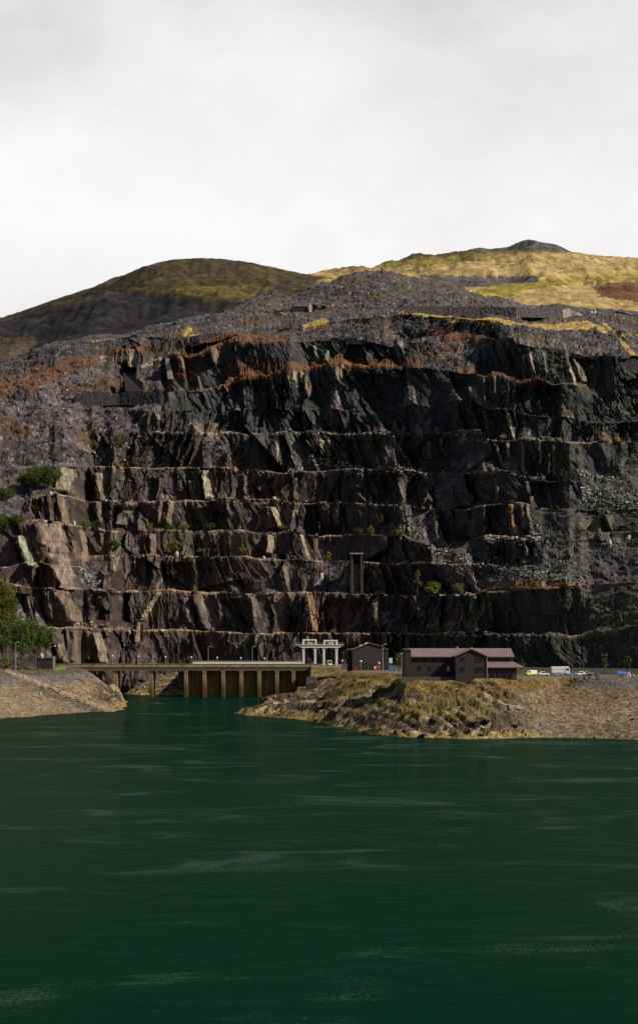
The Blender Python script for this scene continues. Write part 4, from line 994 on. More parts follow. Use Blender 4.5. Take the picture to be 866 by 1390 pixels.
# ---- bridge and sluice wall -----------------------------------------------------------------
BD = 689.0
br = thing('bridge', 'long low concrete road bridge with a stained sluice wall across the mouth of the inlet', 'bridge', (wx(252, BD), BD, 0))
ox = wx(252, BD)
def bx(px): return wx(px, BD) - ox
MB().box(bx(72), bx(433), 0.3, 12, 14.5, 16.5).build('deck', conc_dark, br, .08)
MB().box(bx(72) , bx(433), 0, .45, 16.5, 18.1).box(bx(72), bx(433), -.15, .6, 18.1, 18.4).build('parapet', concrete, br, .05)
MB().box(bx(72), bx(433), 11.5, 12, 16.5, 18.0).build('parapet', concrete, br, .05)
for px in (157, 205):
    zb = gh(wx(px, BD + 4), BD + 4) - 2.5
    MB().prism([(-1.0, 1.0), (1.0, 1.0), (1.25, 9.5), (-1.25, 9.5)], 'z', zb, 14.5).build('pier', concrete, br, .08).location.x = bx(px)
ribs = (252.5, 277.5, 303, 327.5, 352, 376, 398.5, 421)
for px in ribs:
    m = MB().box(-1.0, 1.0, .6, 8.6, -5, 13.4); m.prism([(-1.0, 13.4), (1.0, 13.4), (1.25, 14.5), (-1.25, 14.5)], 'y', .4, 8.6)
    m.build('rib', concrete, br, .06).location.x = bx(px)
for a, b in zip(ribs[:-1], ribs[1:]):
    xa, xb = bx(a) + 1.01, bx(b) - 1.01
    m = MB().box(xa, xb, 4.2, 7.6, -5, 14.48)
    n = 3
    for i in range(n): 
        xx = xa + (xb - xa) * (i + .5) / n
        m.box(xx - .18, xx + .18, 3.85, 4.19, -4.8, 14.3)
    m.box(xa + .02, xb - .02, 3.5, 4.19, 9.3, 9.8)
    m.build('wall_panel', stained, br)
rl = MB().box(bx(262), bx(410), -.1, .3, 18.42, 19.5).build('railing', white_p, br)
for i in range(38):
    x = bx(262) + (bx(410) - bx(262)) * i / 37
    MB().box(x - .07, x + .07, .1, .24, 19.5, 20.4).build('post', steel, rl)
MB().box(bx(262), bx(410), .13, .2, 20.1, 20.18).box(bx(262), bx(410), .13, .2, 19.7, 19.76).build('rail', steel, rl)

# abutment wall of the headland end
a0, a1 = wx(416, 594), wx(491, 594)
m = MB()
n = 26
for i in range(n):
    xa = a0 + (a1 - a0) * i / n; xb = a0 + (a1 - a0) * (i + 1) / n
    m.box(xa, xb, 592.6 + .25 * random.random(), 595.5, 3.5, 13.75 + .45 * random.random())
tag(m.build('stone_wall', flat_mat('rough_masonry', (.12, .10, .08), rough=.95, amt=.5, scale=1.3)), 'rough grey masonry wall holding the dry grass bank at the right end of the bridge', 'wall')

# ---- small lamps along the deck and the yard, tall poles -----------------------------------------
def short_lamp(px, d, z0, z1, label):
    r = thing('lamp_post', label, 'lamp post', (wx(px, d), d, z0), 0, 'short globe lamps along the bridge and yard')
    h = z1 - z0
    MB().tube((0, 0, -.2), (0, 0, h - .5), .14, .10, 6).build('post', steel, r)
    MB().ball((0, 0, h - .1), .52, 8, 6).build('globe', lampgl, r, smooth=True)
    return r
NAMES = {153: 'short globe lamp at the left end of the bridge, above the first free-standing pier', 188: 'short globe lamp on the bridge between the two free-standing piers',
 225: 'short globe lamp on the bridge left of where the sluice wall begins', 260: 'short globe lamp just before the white rail of the bridge begins', 295: 'short globe lamp right of the left tall pole on the bridge',
 327: 'short globe lamp left of the right tall pole on the bridge', 359: 'short globe lamp right of the right tall pole on the bridge', 389: 'short globe lamp nearest to the left end of the white gantry', 418.5: 'short globe lamp between the two left legs of the white gantry'}
for px, lab in NAMES.items():
    short_lamp(px, 700.2, 16.5, 31 - (891.5 + (px - 153) * .016 - HY) / F * 700 + .5, lab)
for px, d, row, lab in ((464.5, 640, 898, 'short globe lamp right of the white gantry, at the left end of the grey fence'), (473.5, 600, 899, 'short globe lamp standing against the grey fence'), (489.7, 568, 899, 'short globe lamp in front of the dark brick control house'), (514.3, 560, 901.5, 'short globe lamp above the red disc beside the control house'), (545.2, 520, 889.5, 'short globe lamp at the left corner of the long building')):
    short_lamp(px, d, PLAT - .05, 31 - (row - HY) / F * d + .5, lab)
def tall_lamp(px, d, z0, row, label, arm=0.9, r0=.17):
    z1 = 31 - (row - HY) / F * d
    r = thing('lamp_post', label, 'lamp post', (wx(px, d), d, z0), 0, 'tall lamp poles')
    h = z1 - z0
    MB().tube((0, 0, -.3), (0, 0, h), r0, r0 * .55, 8).build('pole', steel, r)
    MB().tube((0, 0, h - .1), (arm, 0, h + .15), .07, .06, 6).build('arm', steel, r)
    MB().box(arm - .2, arm + .75, -.2, .2, h + .05, h + .28).build('lamp_head', lampgl, r, .04)
    return r
tall_lamp(283, 700.2, 16.5, 878, 'tall thin lamp pole on the left half of the bridge deck')
tall_lamp(342.5, 700.2, 16.5, 878, 'tall thin lamp pole on the right half of the bridge deck, above the sluice wall')
tall_lamp(519.6, 562, PLAT - .05, 875, 'tall grey lamp pole at the right corner of the brick control house')
gl = gpt(22, 913.5)
tall_lamp(22, gl.y, gl.z - .1, 872, 'tall pale lamp post alone on the left shore in front of the trees', .8, .2)
g2 = gpt(31, 912)
tag(MB().box(-.14, .14, -.14, .14, -.5, 31 - (907 - HY) / F * g2.y - g2.z).build('post', wood_m), 'short weathered post right of the tall left lamp post', 'post').location = g2
# ---- hut, post and lights at the left end of the bridge -----------------------------------------
hd = 655.0; hx0, hx1 = wx(50, hd), wx(72.5, hd); hz = 15.4
h = thing('hut', 'dark flat-roofed stone hut at the left end of the bridge below the trees', 'hut', ((hx0 + hx1) / 2, hd, hz))
wv_ = (hx1 - hx0) / 2
MB().box(-wv_, wv_, 0, 7, -1, 6.4).build('wall', slate_dark, h, .1)
MB().prism([(-wv_ - .4, 6.4), (wv_ + .3, 6.4), (wv_ + .3, 6.8), (-wv_ - .4, 7.5)], 'y', -.4, 7.4).build('roof', slate_dry, h)
MB().box(-1.2, .3, -.06, .1, -.5, 2.2).build('door', rubber, h)
gp = thing('gatepost', 'slim pale post at the right-hand corner of the dark hut', 'post', (wx(73.6, 650), 650, 15.4))
MB().box(-.45, .45, -.4, .4, -1, 7.3).build('shaft', stone_g, gp, .05); MB().box(-.6, .6, -.55, .55, 7.3, 7.7).build('cap', stone_g, gp, .05)
fl = thing('floodlight_mast', 'thin dark mast with two white floodlights above the dark hut', 'floodlight', (wx(78, 668), 668, 15.0))
MB().tube((0, 0, -1), (0, 0, 13.0), .13, .09, 6).box(-1.2, 1.2, -.08, .08, 12.9, 13.05).build('mast', rubber, fl)
for sx in (-1.1, 1.1): MB().box(sx - .5, sx + .5, -.35, .1, 12.95, 13.65).build('lamp_head', lampgl, fl, .05)

# ---- the white gantry -----------------------------------------------------------------------------
gt = thing('gantry', 'white concrete gantry with two raised hoist frames at the right end of the bridge', 'gantry', (0, 690, PLAT))
zt0, zt1 = 27.3 - PLAT, 28.7 - PLAT
for x in (-8.5, -2.1, 2.7, 9.7):
    for y in (1.0, 8.0):
        m = MB().box(x - .62, x + .62, y, y + 1.3, -1.3, zt0); m.prism([(x - .62, zt0 - 1.7), (x + .62, zt0 - 1.7), (x + 1.3, zt0), (x - 1.3, zt0)], 'y', y - .03, y + 1.33)
        m.build('leg', pale_p, gt, .06)
for y in (.6, 7.6):
    MB().prism([(-12.6, zt1), (-12.6, zt1 - .45), (-9.2, zt0 - .1), (11.0, zt0 - .1), (13.4, zt1 - .4), (13.4, zt1)], 'y', y, y + 1.9).build('beam', white_p, gt, .05)
MB().box(-12.8, 13.6, .2, 9.9, zt1, zt1 + .3).build('platform', pale_p, gt, .04)
for xa, xb, zz_ in ((-9.1, -1.3, 31.9), (2.5, 10.3, 31.5)):
    m = MB()
    for y in (1.3, 8.0):
        m.box(xa, xa + .95, y, y + .9, zt1 + .3, zz_ - PLAT); m.box(xb - .95, xb, y, y + .9, zt1 + .3, zz_ - PLAT)
        m.box(xa + .95, xb - .95, y, y + .9, zz_ - PLAT - .75, zz_ - PLAT)
    m.build('hoist_frame', white_p, gt, .05)
    hb = MB().box(xa + 2.6, xb - 2.4, 3.2, 6.5, zt1 + .3, zt1 + 1.6).build('hoist', cream_p, gt, .08)
    MB().tube((xa + 2.2, 4.8, zt1 + 1.0), (xb - 2.0, 4.8, zt1 + 1.0), .35, .35, 8).build('drum', steel, hb)
m = MB()
for i in range(27):
    x = -12.4 + i * .99; m.box(x - .06, x + .06, .3, .42, zt1 + .3, zt1 + 1.5)
m.box(-12.4, 13.3, .31, .41, zt1 + 1.42, zt1 + 1.52).box(-12.4, 13.3, .32, .4, zt1 + .85, zt1 + .92)
m.build('railing', steel, gt)

# ---- brick control house ----------------------------------------------------------------------------
cd = 572.0
def cx_(px): return wx(px, cd) - wx(499, cd)
def cz_(row): return 31 - (row - HY) / F * cd - PLAT
ch = thing('control_house', 'windowless dark brick control house with a low gabled roof behind the headland', 'building', (wx(499, cd), cd, PLAT))
MB().prism([(cx_(478), -.5), (cx_(519), -.5), (cx_(519), cz_(877.5)), (cx_(501), cz_(873.2)), (cx_(478), cz_(882.5))], 'y', 0, 15).build('wall', brick, ch)
t = .35
MB().prism([(cx_(476.5), cz_(883.2)), (cx_(501), cz_(873.2)), (cx_(501), cz_(873.2) + t), (cx_(476.5), cz_(883.2) + t)], 'y', -.5, 15.5).build('roof', roof_d, ch)
MB().prism([(cx_(501) + .01, cz_(873.2)), (cx_(520.3), cz_(877.9)), (cx_(520.3), cz_(877.9) + t), (cx_(501) + .01, cz_(873.2) + t)], 'y', -.5, 15.5).build('roof', roof_d, ch)
for pa, pb in ((487.5, 491.5), (494.5, 499)):
    za = cz_(883.2) + (cx_(pa) - cx_(476.5)) / (cx_(501) - cx_(476.5)) * (cz_(873.2) - cz_(883.2)) + t; zb = cz_(883.2) + (cx_(pb) - cx_(476.5)) / (cx_(501) - cx_(476.5)) * (cz_(873.2) - cz_(883.2)) + t
    MB().prism([(cx_(pa), za), (cx_(pb), zb), (cx_(pb), zb + .45), (cx_(pa), za + .45)], 'y', -.3, 3.0).build('rooflight', white_p, ch, .04)
MB().prism([(cx_(472), -.5), (cx_(478) - .02, -.5), (cx_(478) - .02, cz_(881)), (cx_(472), cz_(882.5))], 'y', 3, 13).build('side_annex', slate_w, ch)
MB().prism([(cx_(471), cz_(882.8)), (cx_(478) - .02, cz_(881.1)), (cx_(478) - .02, cz_(880.3)), (cx_(471), cz_(882))], 'y', 2.5, 13.5).build('roof', roof_d, ch)
MB().box(cx_(519) + .02, cx_(527.5), 2.5, 13, -.5, cz_(882)).build('side_annex', slate_w, ch)
MB().box(cx_(519) + .02, cx_(528), 2.1, 13.4, cz_(882), cz_(881)).build('roof', roof_d, ch)
MB().box(cx_(503), cx_(510), -.12, .1, -.4, 3.2).build('door', slate_w, ch)
# fence, red box, red disc, sign, container beside it
fd = 585.0
fe = thing('fence', 'pale grey panel fence left of the brick control house', 'fence', (wx(464, fd), fd, PLAT))
fw = wx(479, fd) - wx(464, fd)
for i in range(4):
    MB().box(fw * i / 3 - .08, fw * i / 3 + .08, -.08, .08, -.4, 3.0).build('post', steel, fe)
for i in range(3): 
    m = MB()
    for j in range(9): 
        xx = fw * i / 3 + .1 + j * (fw / 3 - .2) / 9; m.box(xx, xx + (fw / 3 - .2) / 9 - .06, -.03, .03, .1, 2.8)
    m.box(fw * i / 3 + .09, fw * (i + 1) / 3 - .09, .03, .08, .5, .6).box(fw * i / 3 + .09, fw * (i + 1) / 3 - .09, .03, .08, 2.3, 2.4)
    m.build('panel', pale_p, fe)
rb = thing('box', 'small red box against the left end of the brick control house', 'box', (wx(483.2, 570), 570, PLAT))
MB().box(-.5, .5, -.35, .35, 0, 1.2).build('body', red_p, rb, .06); MB().prism([(-.58, 1.2), (.58, 1.2), (0, 1.5)], 'y', -.42, .42).build('lid', red_p, rb)
ld = thing('life_ring', 'red disc on a short stand in front of the brick control house', 'life ring', (wx(512.6, 556), 556, PLAT))
ring = MB()
for i in range(16):
    a0_, a1_ = 2 * math.pi * i / 16, 2 * math.pi * (i + 1) / 16
    ring.tube((.62 * math.cos(a0_), -.15, 1.25 + .62 * math.sin(a0_)), (.62 * math.cos(a1_), -.15, 1.25 + .62 * math.sin(a1_)), .3, .3, 6)
ring.build('ring', red_p, ld); MB().box(-.62, .62, -.08, .02, .65, 1.85).build('backboard', red_p, ld); MB().box(-.08, .08, .02, .16, -.3, 2.0).build('post', wood_m, ld)
sg = thing('sign', 'small white panel left of the red disc by the control house', 'sign', (wx(509.6, 557), 557, PLAT))
MB().box(-.6, .6, -.05, .05, .9, 2.1).build('panel', white_p, sg, .02); MB().box(-.06, .06, .05, .15, -.3, 2.0).build('post', steel, sg)
sg2 = thing('sign', 'pale upright white panel on posts above the blue bin, right of the control house', 'sign', (wx(530.2, 552), 552, PLAT))
MB().box(-.75, .75, -.06, .06, 3.6, 5.9).build('panel', pale_p, sg2, .02)
for sx in (-.6, .6): MB().box(sx - .06, sx + .06, .06, .18, -.3, 5.9).build('post', steel, sg2)
bn = thing('bin', 'blue-grey waste container between the control house and the green tree', 'container', (wx(532.5, 548), 548, PLAT))
MB().prism([(-1.5, .25), (1.5, .25), (1.7, 2.4), (-1.7, 2.4)], 'y', -.8, .8).build('body', blue_c, bn, .05); MB().prism([(-1.78, 2.4), (1.78, 2.4), (1.5, 2.8), (-1.5, 2.8)], 'y', -.88, .88).build('lid', blue_c, bn, .04)
for sx in (-1.2, 1.2): MB().tube((sx, -.5, .2), (sx, .5, .2), .2, .2, 8).build('wheel', rubber, bn)

# ---- the long building -------------------------------------------------------------------------------
lb = thing('long_building', 'long two-storey dark slate building with a pink-grey roof and a gabled front above the headland', 'building', (49.0, 447, PLAT))
LX, LY, LZ = 49.0, 447.0, PLAT
def X_(px, d): return wx(px, d) - LX
def Z_(row, d): return 31 - (row - HY) / F * d - LZ
ez, rz_ = Z_(891.6, 455), Z_(881, 463)
wl_, wr_ = X_(549, 455), X_(696, 455)
MB().prism([(8, -1), (23, -1), (23, ez), (15.5, rz_ - .15), (8, ez)], 'x', wl_ + 2.2, wr_).build('wall', slate_w, lb)
def slab(y0, z0, y1, z1, x0, x1, t=.28): return MB().prism([(y0, z0), (y1, z1), (y1, z1 + t), (y0, z0 + t)], 'x', x0, x1)
slab(7.2, ez - .15, 15.5, rz_, wl_ + 1.9, wr_ + .4).build('roof', roof_m, lb)
slab(15.51, rz_, 23.8, ez - .15, wl_ + 1.9, wr_ + .4).build('roof', roof_m, lb)
MB().box(wl_, wl_ + 2.15, 5.5, 22, -1, rz_ - .35).build('stair_tower', slate_w, lb); MB().box(wl_ - .25, wl_ + 2.17, 5.2, 22.2, rz_ - .35, rz_ + .05).build('roof', roof_m, lb)
# gabled front
ga, gb = X_(618.5, 447), X_(660, 447); gm = X_(639.5, 447)
gz0, gz1 = Z_(891, 447), Z_(881.8, 447)
MB().prism([(ga, -2.5), (gb, -2.5), (gb, gz0), (gm, gz1), (ga, gz0)], 'y', 0, 14).build('gable_wall', slate_w2, lb)
gr1 = MB().prism([(ga - .5, gz0 - .2), (gm, gz1 + .02), (gm, gz1 + .3), (ga - .5, gz0 + .08)], 'y', -.5, 15.4).build('roof', roof_m, lb)
gr2 = MB().prism([(gm + .01, gz1 + .02), (gb + .5, gz0 - .2), (gb + .5, gz0 + .08), (gm + .01, gz1 + .3)], 'y', -.5, 15.4).build('roof', roof_m, lb)
def window(x0, x1, z0, z1, y, nb=1):
    w_ = MB().box(x0 - .12, x1 + .12, y - .07, y + .05, z0 - .18, z0).box(x0 - .12, x1 + .12, y - .05, y + .05, z1, z1 + .12).box(x0 - .1, x0, y - .05, y + .05, z0, z1).box(x1, x1 + .1, y - .05, y + .05, z0, z1)
    for i in range(1, nb): xx = x0 + (x1 - x0) * i / nb; w_.box(xx - .05, xx + .05, y - .05, y + .04, z0, z1)
    fr_ = w_.build('window', slate_w, lb)
    MB().box(x0, x1, y - .015, y + .02, z0, z1).build('pane', glass, fr_)
for row in (895.3, 908.8):
    zc = Z_(row, 447)
    window(X_(625, 447), X_(630, 447), zc - .75, zc + .75, -.03)
    window(X_(645, 447), X_(657.5, 447), zc - .75, zc + .75, -.03, 4)
for row in (895.2, 907.3):
    zc = Z_(row, 455)
    for px in (569.5, 583, 596): window(X_(px - 2, 455), X_(px + 2, 455), zc - .7, zc + .7, 7.97)
    if row < 900:
        for px in (668, 681): window(X_(px - 3.5, 455), X_(px + 3.5, 455), zc - .5, zc + .7, 7.97, 2)
MB().box(X_(606.3, 455), X_(609.8, 455), 7.9, 7.99, Z_(910.8, 455), Z_(904.6, 455)).build('door', white_p, lb)
MB().tube((gb + .1, -.15, -2.3), (gb + .1, -.15, gz0 - .2), .17, .17, 8).build('drainpipe', bluepipe, lb)
for px, yv in ((620.3, 15.5), (640.0, 1.0)):
    MB().box(-.25, .25, -.25, .25, 0, 1.0).build('roof_vent', stone_w, lb, .03).location = (X_(px, LY + yv), yv, rz_ - .1 if yv > 5 else gz1 - .2)
# lean-to
lz1, lz0 = Z_(899.2, 455), Z_(906.2, 447.5)
le = X_(697, 455)
MB().box(gb + .35, le, 1.2, 7.95, -1, lz0).build('lean_to_wall', slate_w, lb)
MB().add([(gb + .32, .4, lz0 - .1), (X_(711, 447.5), .4, lz0 - .1), (le, 7.9, lz1), (gb + .32, 7.9, lz1), (gb + .32, .4, lz0 + .16), (X_(711, 447.5), .4, lz0 + .16), (le, 7.9, lz1 + .26), (gb + .32, 7.9, lz1 + .26)],
         [(0, 3, 2, 1), (4, 5, 6, 7), (0, 1, 5, 4), (1, 2, 6, 5), (2, 3, 7, 6), (3, 0, 4, 7)]).build('lean_to_roof', roof_m, lb)
m = MB()
for px in (668, 676, 684, 692): m.box(X_(px - 2.6, 448), X_(px + 2.6, 448), 1.1, 1.25, -.6, lz0 - .5)
m.build('glazing', glass, lb)
MB().box(X_(708.5, 447.5), X_(708.5, 447.5) + .18, .8, 1.0, -1, lz0).build('post', wood_m, lb)
# low garden wall in front of the wing
m = MB(); n = 20; x0_, x1_ = wx(545, 449), wx(617, 449)
for i in range(n):
    a = x0_ + (x1_ - x0_) * i / n; b = x0_ + (x1_ - x0_) * (i + 1) / n
    m.box(a, b, 449.0, 449.7 + .1 * random.random(), 14.6, PLAT + .35 + .2 * random.random())
tag(m.build('garden_wall', flat_mat('low_stone_wall', (.11, .09, .07), rough=.95, amt=.5, scale=1.2)), 'low dark stone wall in front of the left wing of the long building', 'wall')

# ---- yard surfaces -----------------------------------------------------------------------------------------
def sheet(name, pts, z, mat_):
    o = MB().add([(x, y, z) for x, y in pts], [tuple(range(len(pts)))]).build(name, mat_); return tag(o, kind='structure')
sheet('road', [(-1, 688), (-1, 701), (14, 701), (34, 640), (36, 560), (60, 492), (125, 492), (125, 500), (66, 502), (44, 566), (40, 648), (20, 708), (8, 712), (-1, 712)][:12], PLAT + .012, asphalt)

# ---- vehicles ---------------------------------------------------------------------------------------------------
def wheels(r, xs, hw, rad):
    for x in xs:
        for sy in (-1, 1):
            w_ = MB().tube((x, sy * (hw - .2), rad), (x, sy * (hw + .02), rad), rad, rad, 12).build('wheel', rubber, r)
            MB().tube((x, sy * (hw + .02), rad), (x, sy * (hw + .04), rad), rad * .55, rad * .5, 8).build('rim', steel, w_)
def lamps(r, xf, xr, hw, z):
    for sy in (-1, 1):
        MB().box(xf - .06, xf + .03, sy * hw * .72 - .18, sy * hw * .72 + .18, z - .1, z + .1).build('headlight', lampgl, r)
        MB().box(xr - .03, xr + .06, sy * hw * .78 - .13, sy * hw * .78 + .13, z - .1, z + .14).build('tail_light', red_p, r)
def car(px, d, rz, paint, label, grp, L_=4.3, H_=1.5, kind='car'):
    r = thing('parked_' + kind, label, kind, (wx(px, d), d, PLAT + .015), rz, grp)
    hw = .86 if kind == 'car' else .98; l = L_ / 2
    if kind == 'car':
        lo = [(-l, .35), (l, .35), (l, .7), (l - .25, .86), (-l + .1, .95), (-l, .8)]
        cab = [(-l + .25, .95), (l - 1.25, .87), (l - 2.0, H_), (-l + .95, H_)]
    else:
        lo = [(-l, .4), (l, .4), (l, 1.0), (l - .2, 1.15), (-l, 1.2)]
        cab = [(-l, 1.2), (l - .25, 1.15), (l - 1.25, H_), (-l + .06, H_)]
    MB().prism(lo, 'y', -hw, hw).build('body', paint, r, .1)
    c = MB().prism(cab, 'y', -hw + .07, hw - .07).build('cabin', paint, r, .1)
    n = len(cab); zc = cab[1][1]
    for sy in (-1, 1):
        y = sy * (hw - .055)
        if kind == 'car': q = [(-l + .75, .98), (l - 1.45, .95), (l - 2.05, H_ - .1), (-l + 1.1, H_ - .1)]
        else: q = [(l - 1.75, 1.22), (l - .55, 1.2), (l - 1.3, H_ - .2), (l - 1.75, H_ - .2)]
        MB().prism(q, 'y', min(y, y - sy * .03), max(y, y - sy * .03)).build('side_window', glass, r)
    ax, az = cab[1]; bx_, bz = cab[2]
    MB().add([(ax + .02, -hw + .2, az + .06), (ax + .02, hw - .2, az + .06), (bx_ + .08, hw - .25, bz - .1), (bx_ + .08, -hw + .25, bz - .1)], [(0, 1, 2, 3)]).build('windscreen', glass, r)
    wheels(r, (-l + .8, l - .8), hw, .33); lamps(r, l, -l, hw, .72)
    return r
GV = 'vehicles in the car park beside the long building'
v = car(720, 482, math.radians(200), white_p, 'white van with a bright yellow lower band, leftmost in the car park', GV, 4.6, 2.1, 'van')
MB().box(-2.33, 2.33, -1.03, 1.03, .45, .95).build('yellow_band', yellow_p, v, .04)
car(737.5, 484, math.radians(8), white_p, 'white car between the yellow-banded van and the white lorry', GV, 4.3, 1.55)
car(776, 480, math.radians(175), carblue, 'pale blue car right beside the white lorry', GV, 4.0, 1.5)
car(786.5, 486, math.radians(190), white_p, 'white car right of the pale blue one', GV, 4.2, 1.55)
car(797, 492, math.radians(5), cargrey, 'grey-blue car at the right end of the row of cars', GV, 4.0, 1.45)
car(757, 478, math.radians(182), cargrey, 'silver car parked in front of the white lorry', GV, 4.1, 1.4)
lr = thing('parked_lorry', 'white high-sided lorry standing behind the parked cars', 'lorry', (wx(760, 490), 490, PLAT + .015), 0.0, GV)
MB().box(-3.6, 1.5, -1.15, 1.15, 2.3, 3.35).build('box_body', white_p, lr, .08); MB().box(-3.6, 3.3, -.9, .9, .6, .85).build('chassis', rubber, lr)
MB().box(-3.5, 1.4, -1.1, 1.1, .9, 2.25).build('lower_body', white_p, lr, .05)
MB().prism([(1.6, .6), (3.5, .6), (3.5, 1.7), (3.2, 3.2), (2.9, 3.4), (1.6, 3.4)], 'y', -1.12, 1.12).build('cab', white_p, lr, .1)
for sy in (-1, 1): MB().box(2.1, 3.1, sy * 1.13 - .02, sy * 1.13 + .02, 1.8, 2.7).build('side_window', glass, lr)
MB().add([(3.52, -.95, 1.8), (3.52, .95, 1.8), (3.26, .9, 2.9), (3.26, -.9, 2.9)], [(0, 1, 2, 3)]).build('windscreen', glass, lr)
wheels(lr, (-2.4, 2.5), 1.1, .45); lamps(lr, 3.52, -3.6, 1.1, .95)
v2 = car(446.8, 676, math.radians(-78), white_p, 'white van facing the lake under the white gantry', 'van on the bridge', 5.6, 2.9, 'van')
# covered boat on its trailer
bd_ = 473.0
bt = thing('boat', 'small boat under a bright blue cover at the right edge of the yard', 'boat', (wx(845.5, bd_), bd_, PLAT + .45), math.radians(4))
MB().add([(-2.7, -.9, .75), (-2.7, .9, .75), (1.6, 1.0, .75), (1.6, -1.0, .75), (2.8, 0, .9), (-2.6, -.5, 0), (-2.6, .5, 0), (1.4, .5, 0), (1.4, -.5, 0), (2.3, 0, .25)],
         [(0, 3, 8, 5), (3, 4, 9, 8), (4, 2, 7, 9), (2, 1, 6, 7), (1, 0, 5, 6), (5, 8, 9, 7, 6), (0, 1, 2, 4, 3)]).build('hull', white_p, bt)
cv = []
for i in range(7):
    x = -2.75 + 5.5 * i / 6; wv2 = .98 * (1 - max(0, (i - 4)) * .45); zc = 1.25 + .2 * math.sin(i * 1.1)
    cv += [(x, -wv2 - .05, .78), (x, -wv2 * .5, zc - .08), (x, 0, zc + .12), (x, wv2 * .5, zc - .08), (x, wv2 + .05, .78)]
fc = [(i * 5 + j, i * 5 + j + 1, i * 5 + j + 6, i * 5 + j + 5) for i in range(6) for j in range(4)] + [(0, 1, 2, 3, 4), (34, 33, 32, 31, 30)]
MB().add(cv, fc).build('cover', blue_p, bt)
tr = thing('boat_trailer', 'low trailer carrying the blue covered boat', 'trailer', (wx(845.5, bd_), bd_, PLAT + .015), math.radians(4))
MB().box(-2.4, 2.2, -.55, -.45, .3, .42).box(-2.4, 2.2, .45, .55, .3, .42).box(-2.0, -1.9, -.9, .9, .3, .42).box(1.2, 1.3, -.6, .6, .3, .42).box(2.2, 3.4, -.06, .06, .3, .42).build('frame', steel, tr)
wheels(tr, (-.6,), .95, .3)
for px, d, rr_, lab in ((810.3, 478, .5, 'round yellow-orange buoy right of the row of cars'), (858.3, 468, .55, 'bright orange-red buoy on the ground at the right end of the blue boat')):
    b_ = thing('buoy', lab, 'buoy', (wx(px, d), d, PLAT + rr_ * .95), 0)
    MB().ball((0, 0, 0), (rr_, rr_, rr_), 12, 8).build('float', orange_p if px > 830 else flat_mat('amber_plastic', (.6, .28, .03), rough=.4), b_, smooth=True)
    MB().tube((0, 0, rr_ * .9), (0, 0, rr_ * 1.35), .09, .07, 6).build('eye', rubber, b_)
bw = thing('oil_drum', 'small white drum beside the stern of the blue covered boat', 'drum', (wx(854.2, 470), 470, PLAT + .015))
MB().tube((0, 0, 0), (0, 0, .95), .34, .34, 12).build('body', white_p, bw); MB().tube((0, 0, .95), (0, 0, 1.0), .36, .36, 12).build('lid', steel, bw)
# ---- walls, towers and ruins of the quarry ----------------------------------------------------------
def terrace_wall(name, pts, thick, mat_, label, cat='wall', parent=None, jag=.35, front=1.0, slumped=1.1):
    """pts = (column, top row, foot row); follows the ground, real thickness, uneven coping"""
    v = []; fs = []
    P0 = []
    for px, rt, rb in pts:
        g = qsurf(px, rb, 0); P0.append((px, rt, rb, g))
    ds = [p[3].y for p in P0]; md = float(np.median(ds))
    xs = [p[0] for p in pts]
    N = max(10, int((xs[-1] - xs[0]) / 1.1)); M = 7
    sd = int(xs[0] * 7 + pts[0][1])
    for i in range(N + 1):
        px = xs[0] + (xs[-1] - xs[0]) * i / N
        rt = np.interp(px, xs, [p[1] for p in pts]); rb = np.interp(px, xs, [p[2] for p in pts]); d = np.interp(px, xs, np.clip(ds, md - 14, md + 14)) - front
        slump = float(fbm(np.array(px / 9.0), np.array(rt), sd, 3)); hh = (rb - rt) * d / F
        zt = wz(rt, d) + random.uniform(-jag, jag) * .7 - max(0, slump - .05) * hh * slumped; zb = wz(rb, d) - 2.0
        x = wx(px, d)
        for j in range(M + 1):
            q = j / M; v.append((x + random.uniform(-.12, .12), d + .9 * q + random.uniform(-.28, .28) * (0 < j), zb + (zt - zb) * q))
        v += [(x, d + thick, zt + random.uniform(-.2, .2)), (x, d + thick, zb)]
    K = M + 3
    for i in range(N):
        a = i * K; b = a + K
        for j in range(K - 1): fs.append((a + j, b + j, b + j + 1, a + j + 1))
        fs.append((a + K - 1, b + K - 1, b, a))
    fs += [tuple(range(K)), tuple(N * K + j for j in range(K - 1, -1, -1))]
    o = MB().add(v, fs).build(name, mat_, parent)
    return tag(o, label, cat) if label else o
lw = thing('slate_wall', 'long straight dark slate wall below the golden hillside, top right', 'wall', (0, 0, 0))
terrace_wall('wall_face', [(549, 414.5, 425), (600, 415, 426), (650, 415.5, 426.5), (700, 416.5, 427), (763, 417.5, 428)], 7, slate_dry, None, parent=lw, slumped=.1, front=4)
terrace_wall('end_ramp', [(763.5, 417.6, 428), (775, 419, 428), (784, 422, 428), (790, 427, 428.5)], 7, stone_g, None, parent=lw)
terrace_wall('slate_wall', [(822, 485, 500), (840, 484.5, 501), (870, 486, 503), (890, 488, 505)], 5, slate_dark, 'dark slate wall at the right edge, below the straight golden incline')
terrace_wall('slate_wall', [(102, 534, 545), (112, 531.5, 548), (160, 532, 546), (218, 531, 548), (222, 533, 546)], 5, slate_dark, 'long low dark wall across the left scree, under the triangular slate buttress', front=2.5)
terrace_wall('slate_wall', [(205, 716, 720.5), (222, 716.5, 721)], 1.5, slate_dark, 'small dark wall on the ledge right of a tiny lime bush', front=-1)
terrace_wall('slate_wall', [(448, 458, 462), (470, 457, 463), (498, 459, 464)], 4, slate_dark, 'dark wall on a terrace in the upper middle of the quarry')
terrace_wall('slate_wall', [(369, 751.5, 758), (386, 752, 758)], 1.6, slate_dark, 'stub of black wall on a ledge beside a pale fluted rock', front=-.5)
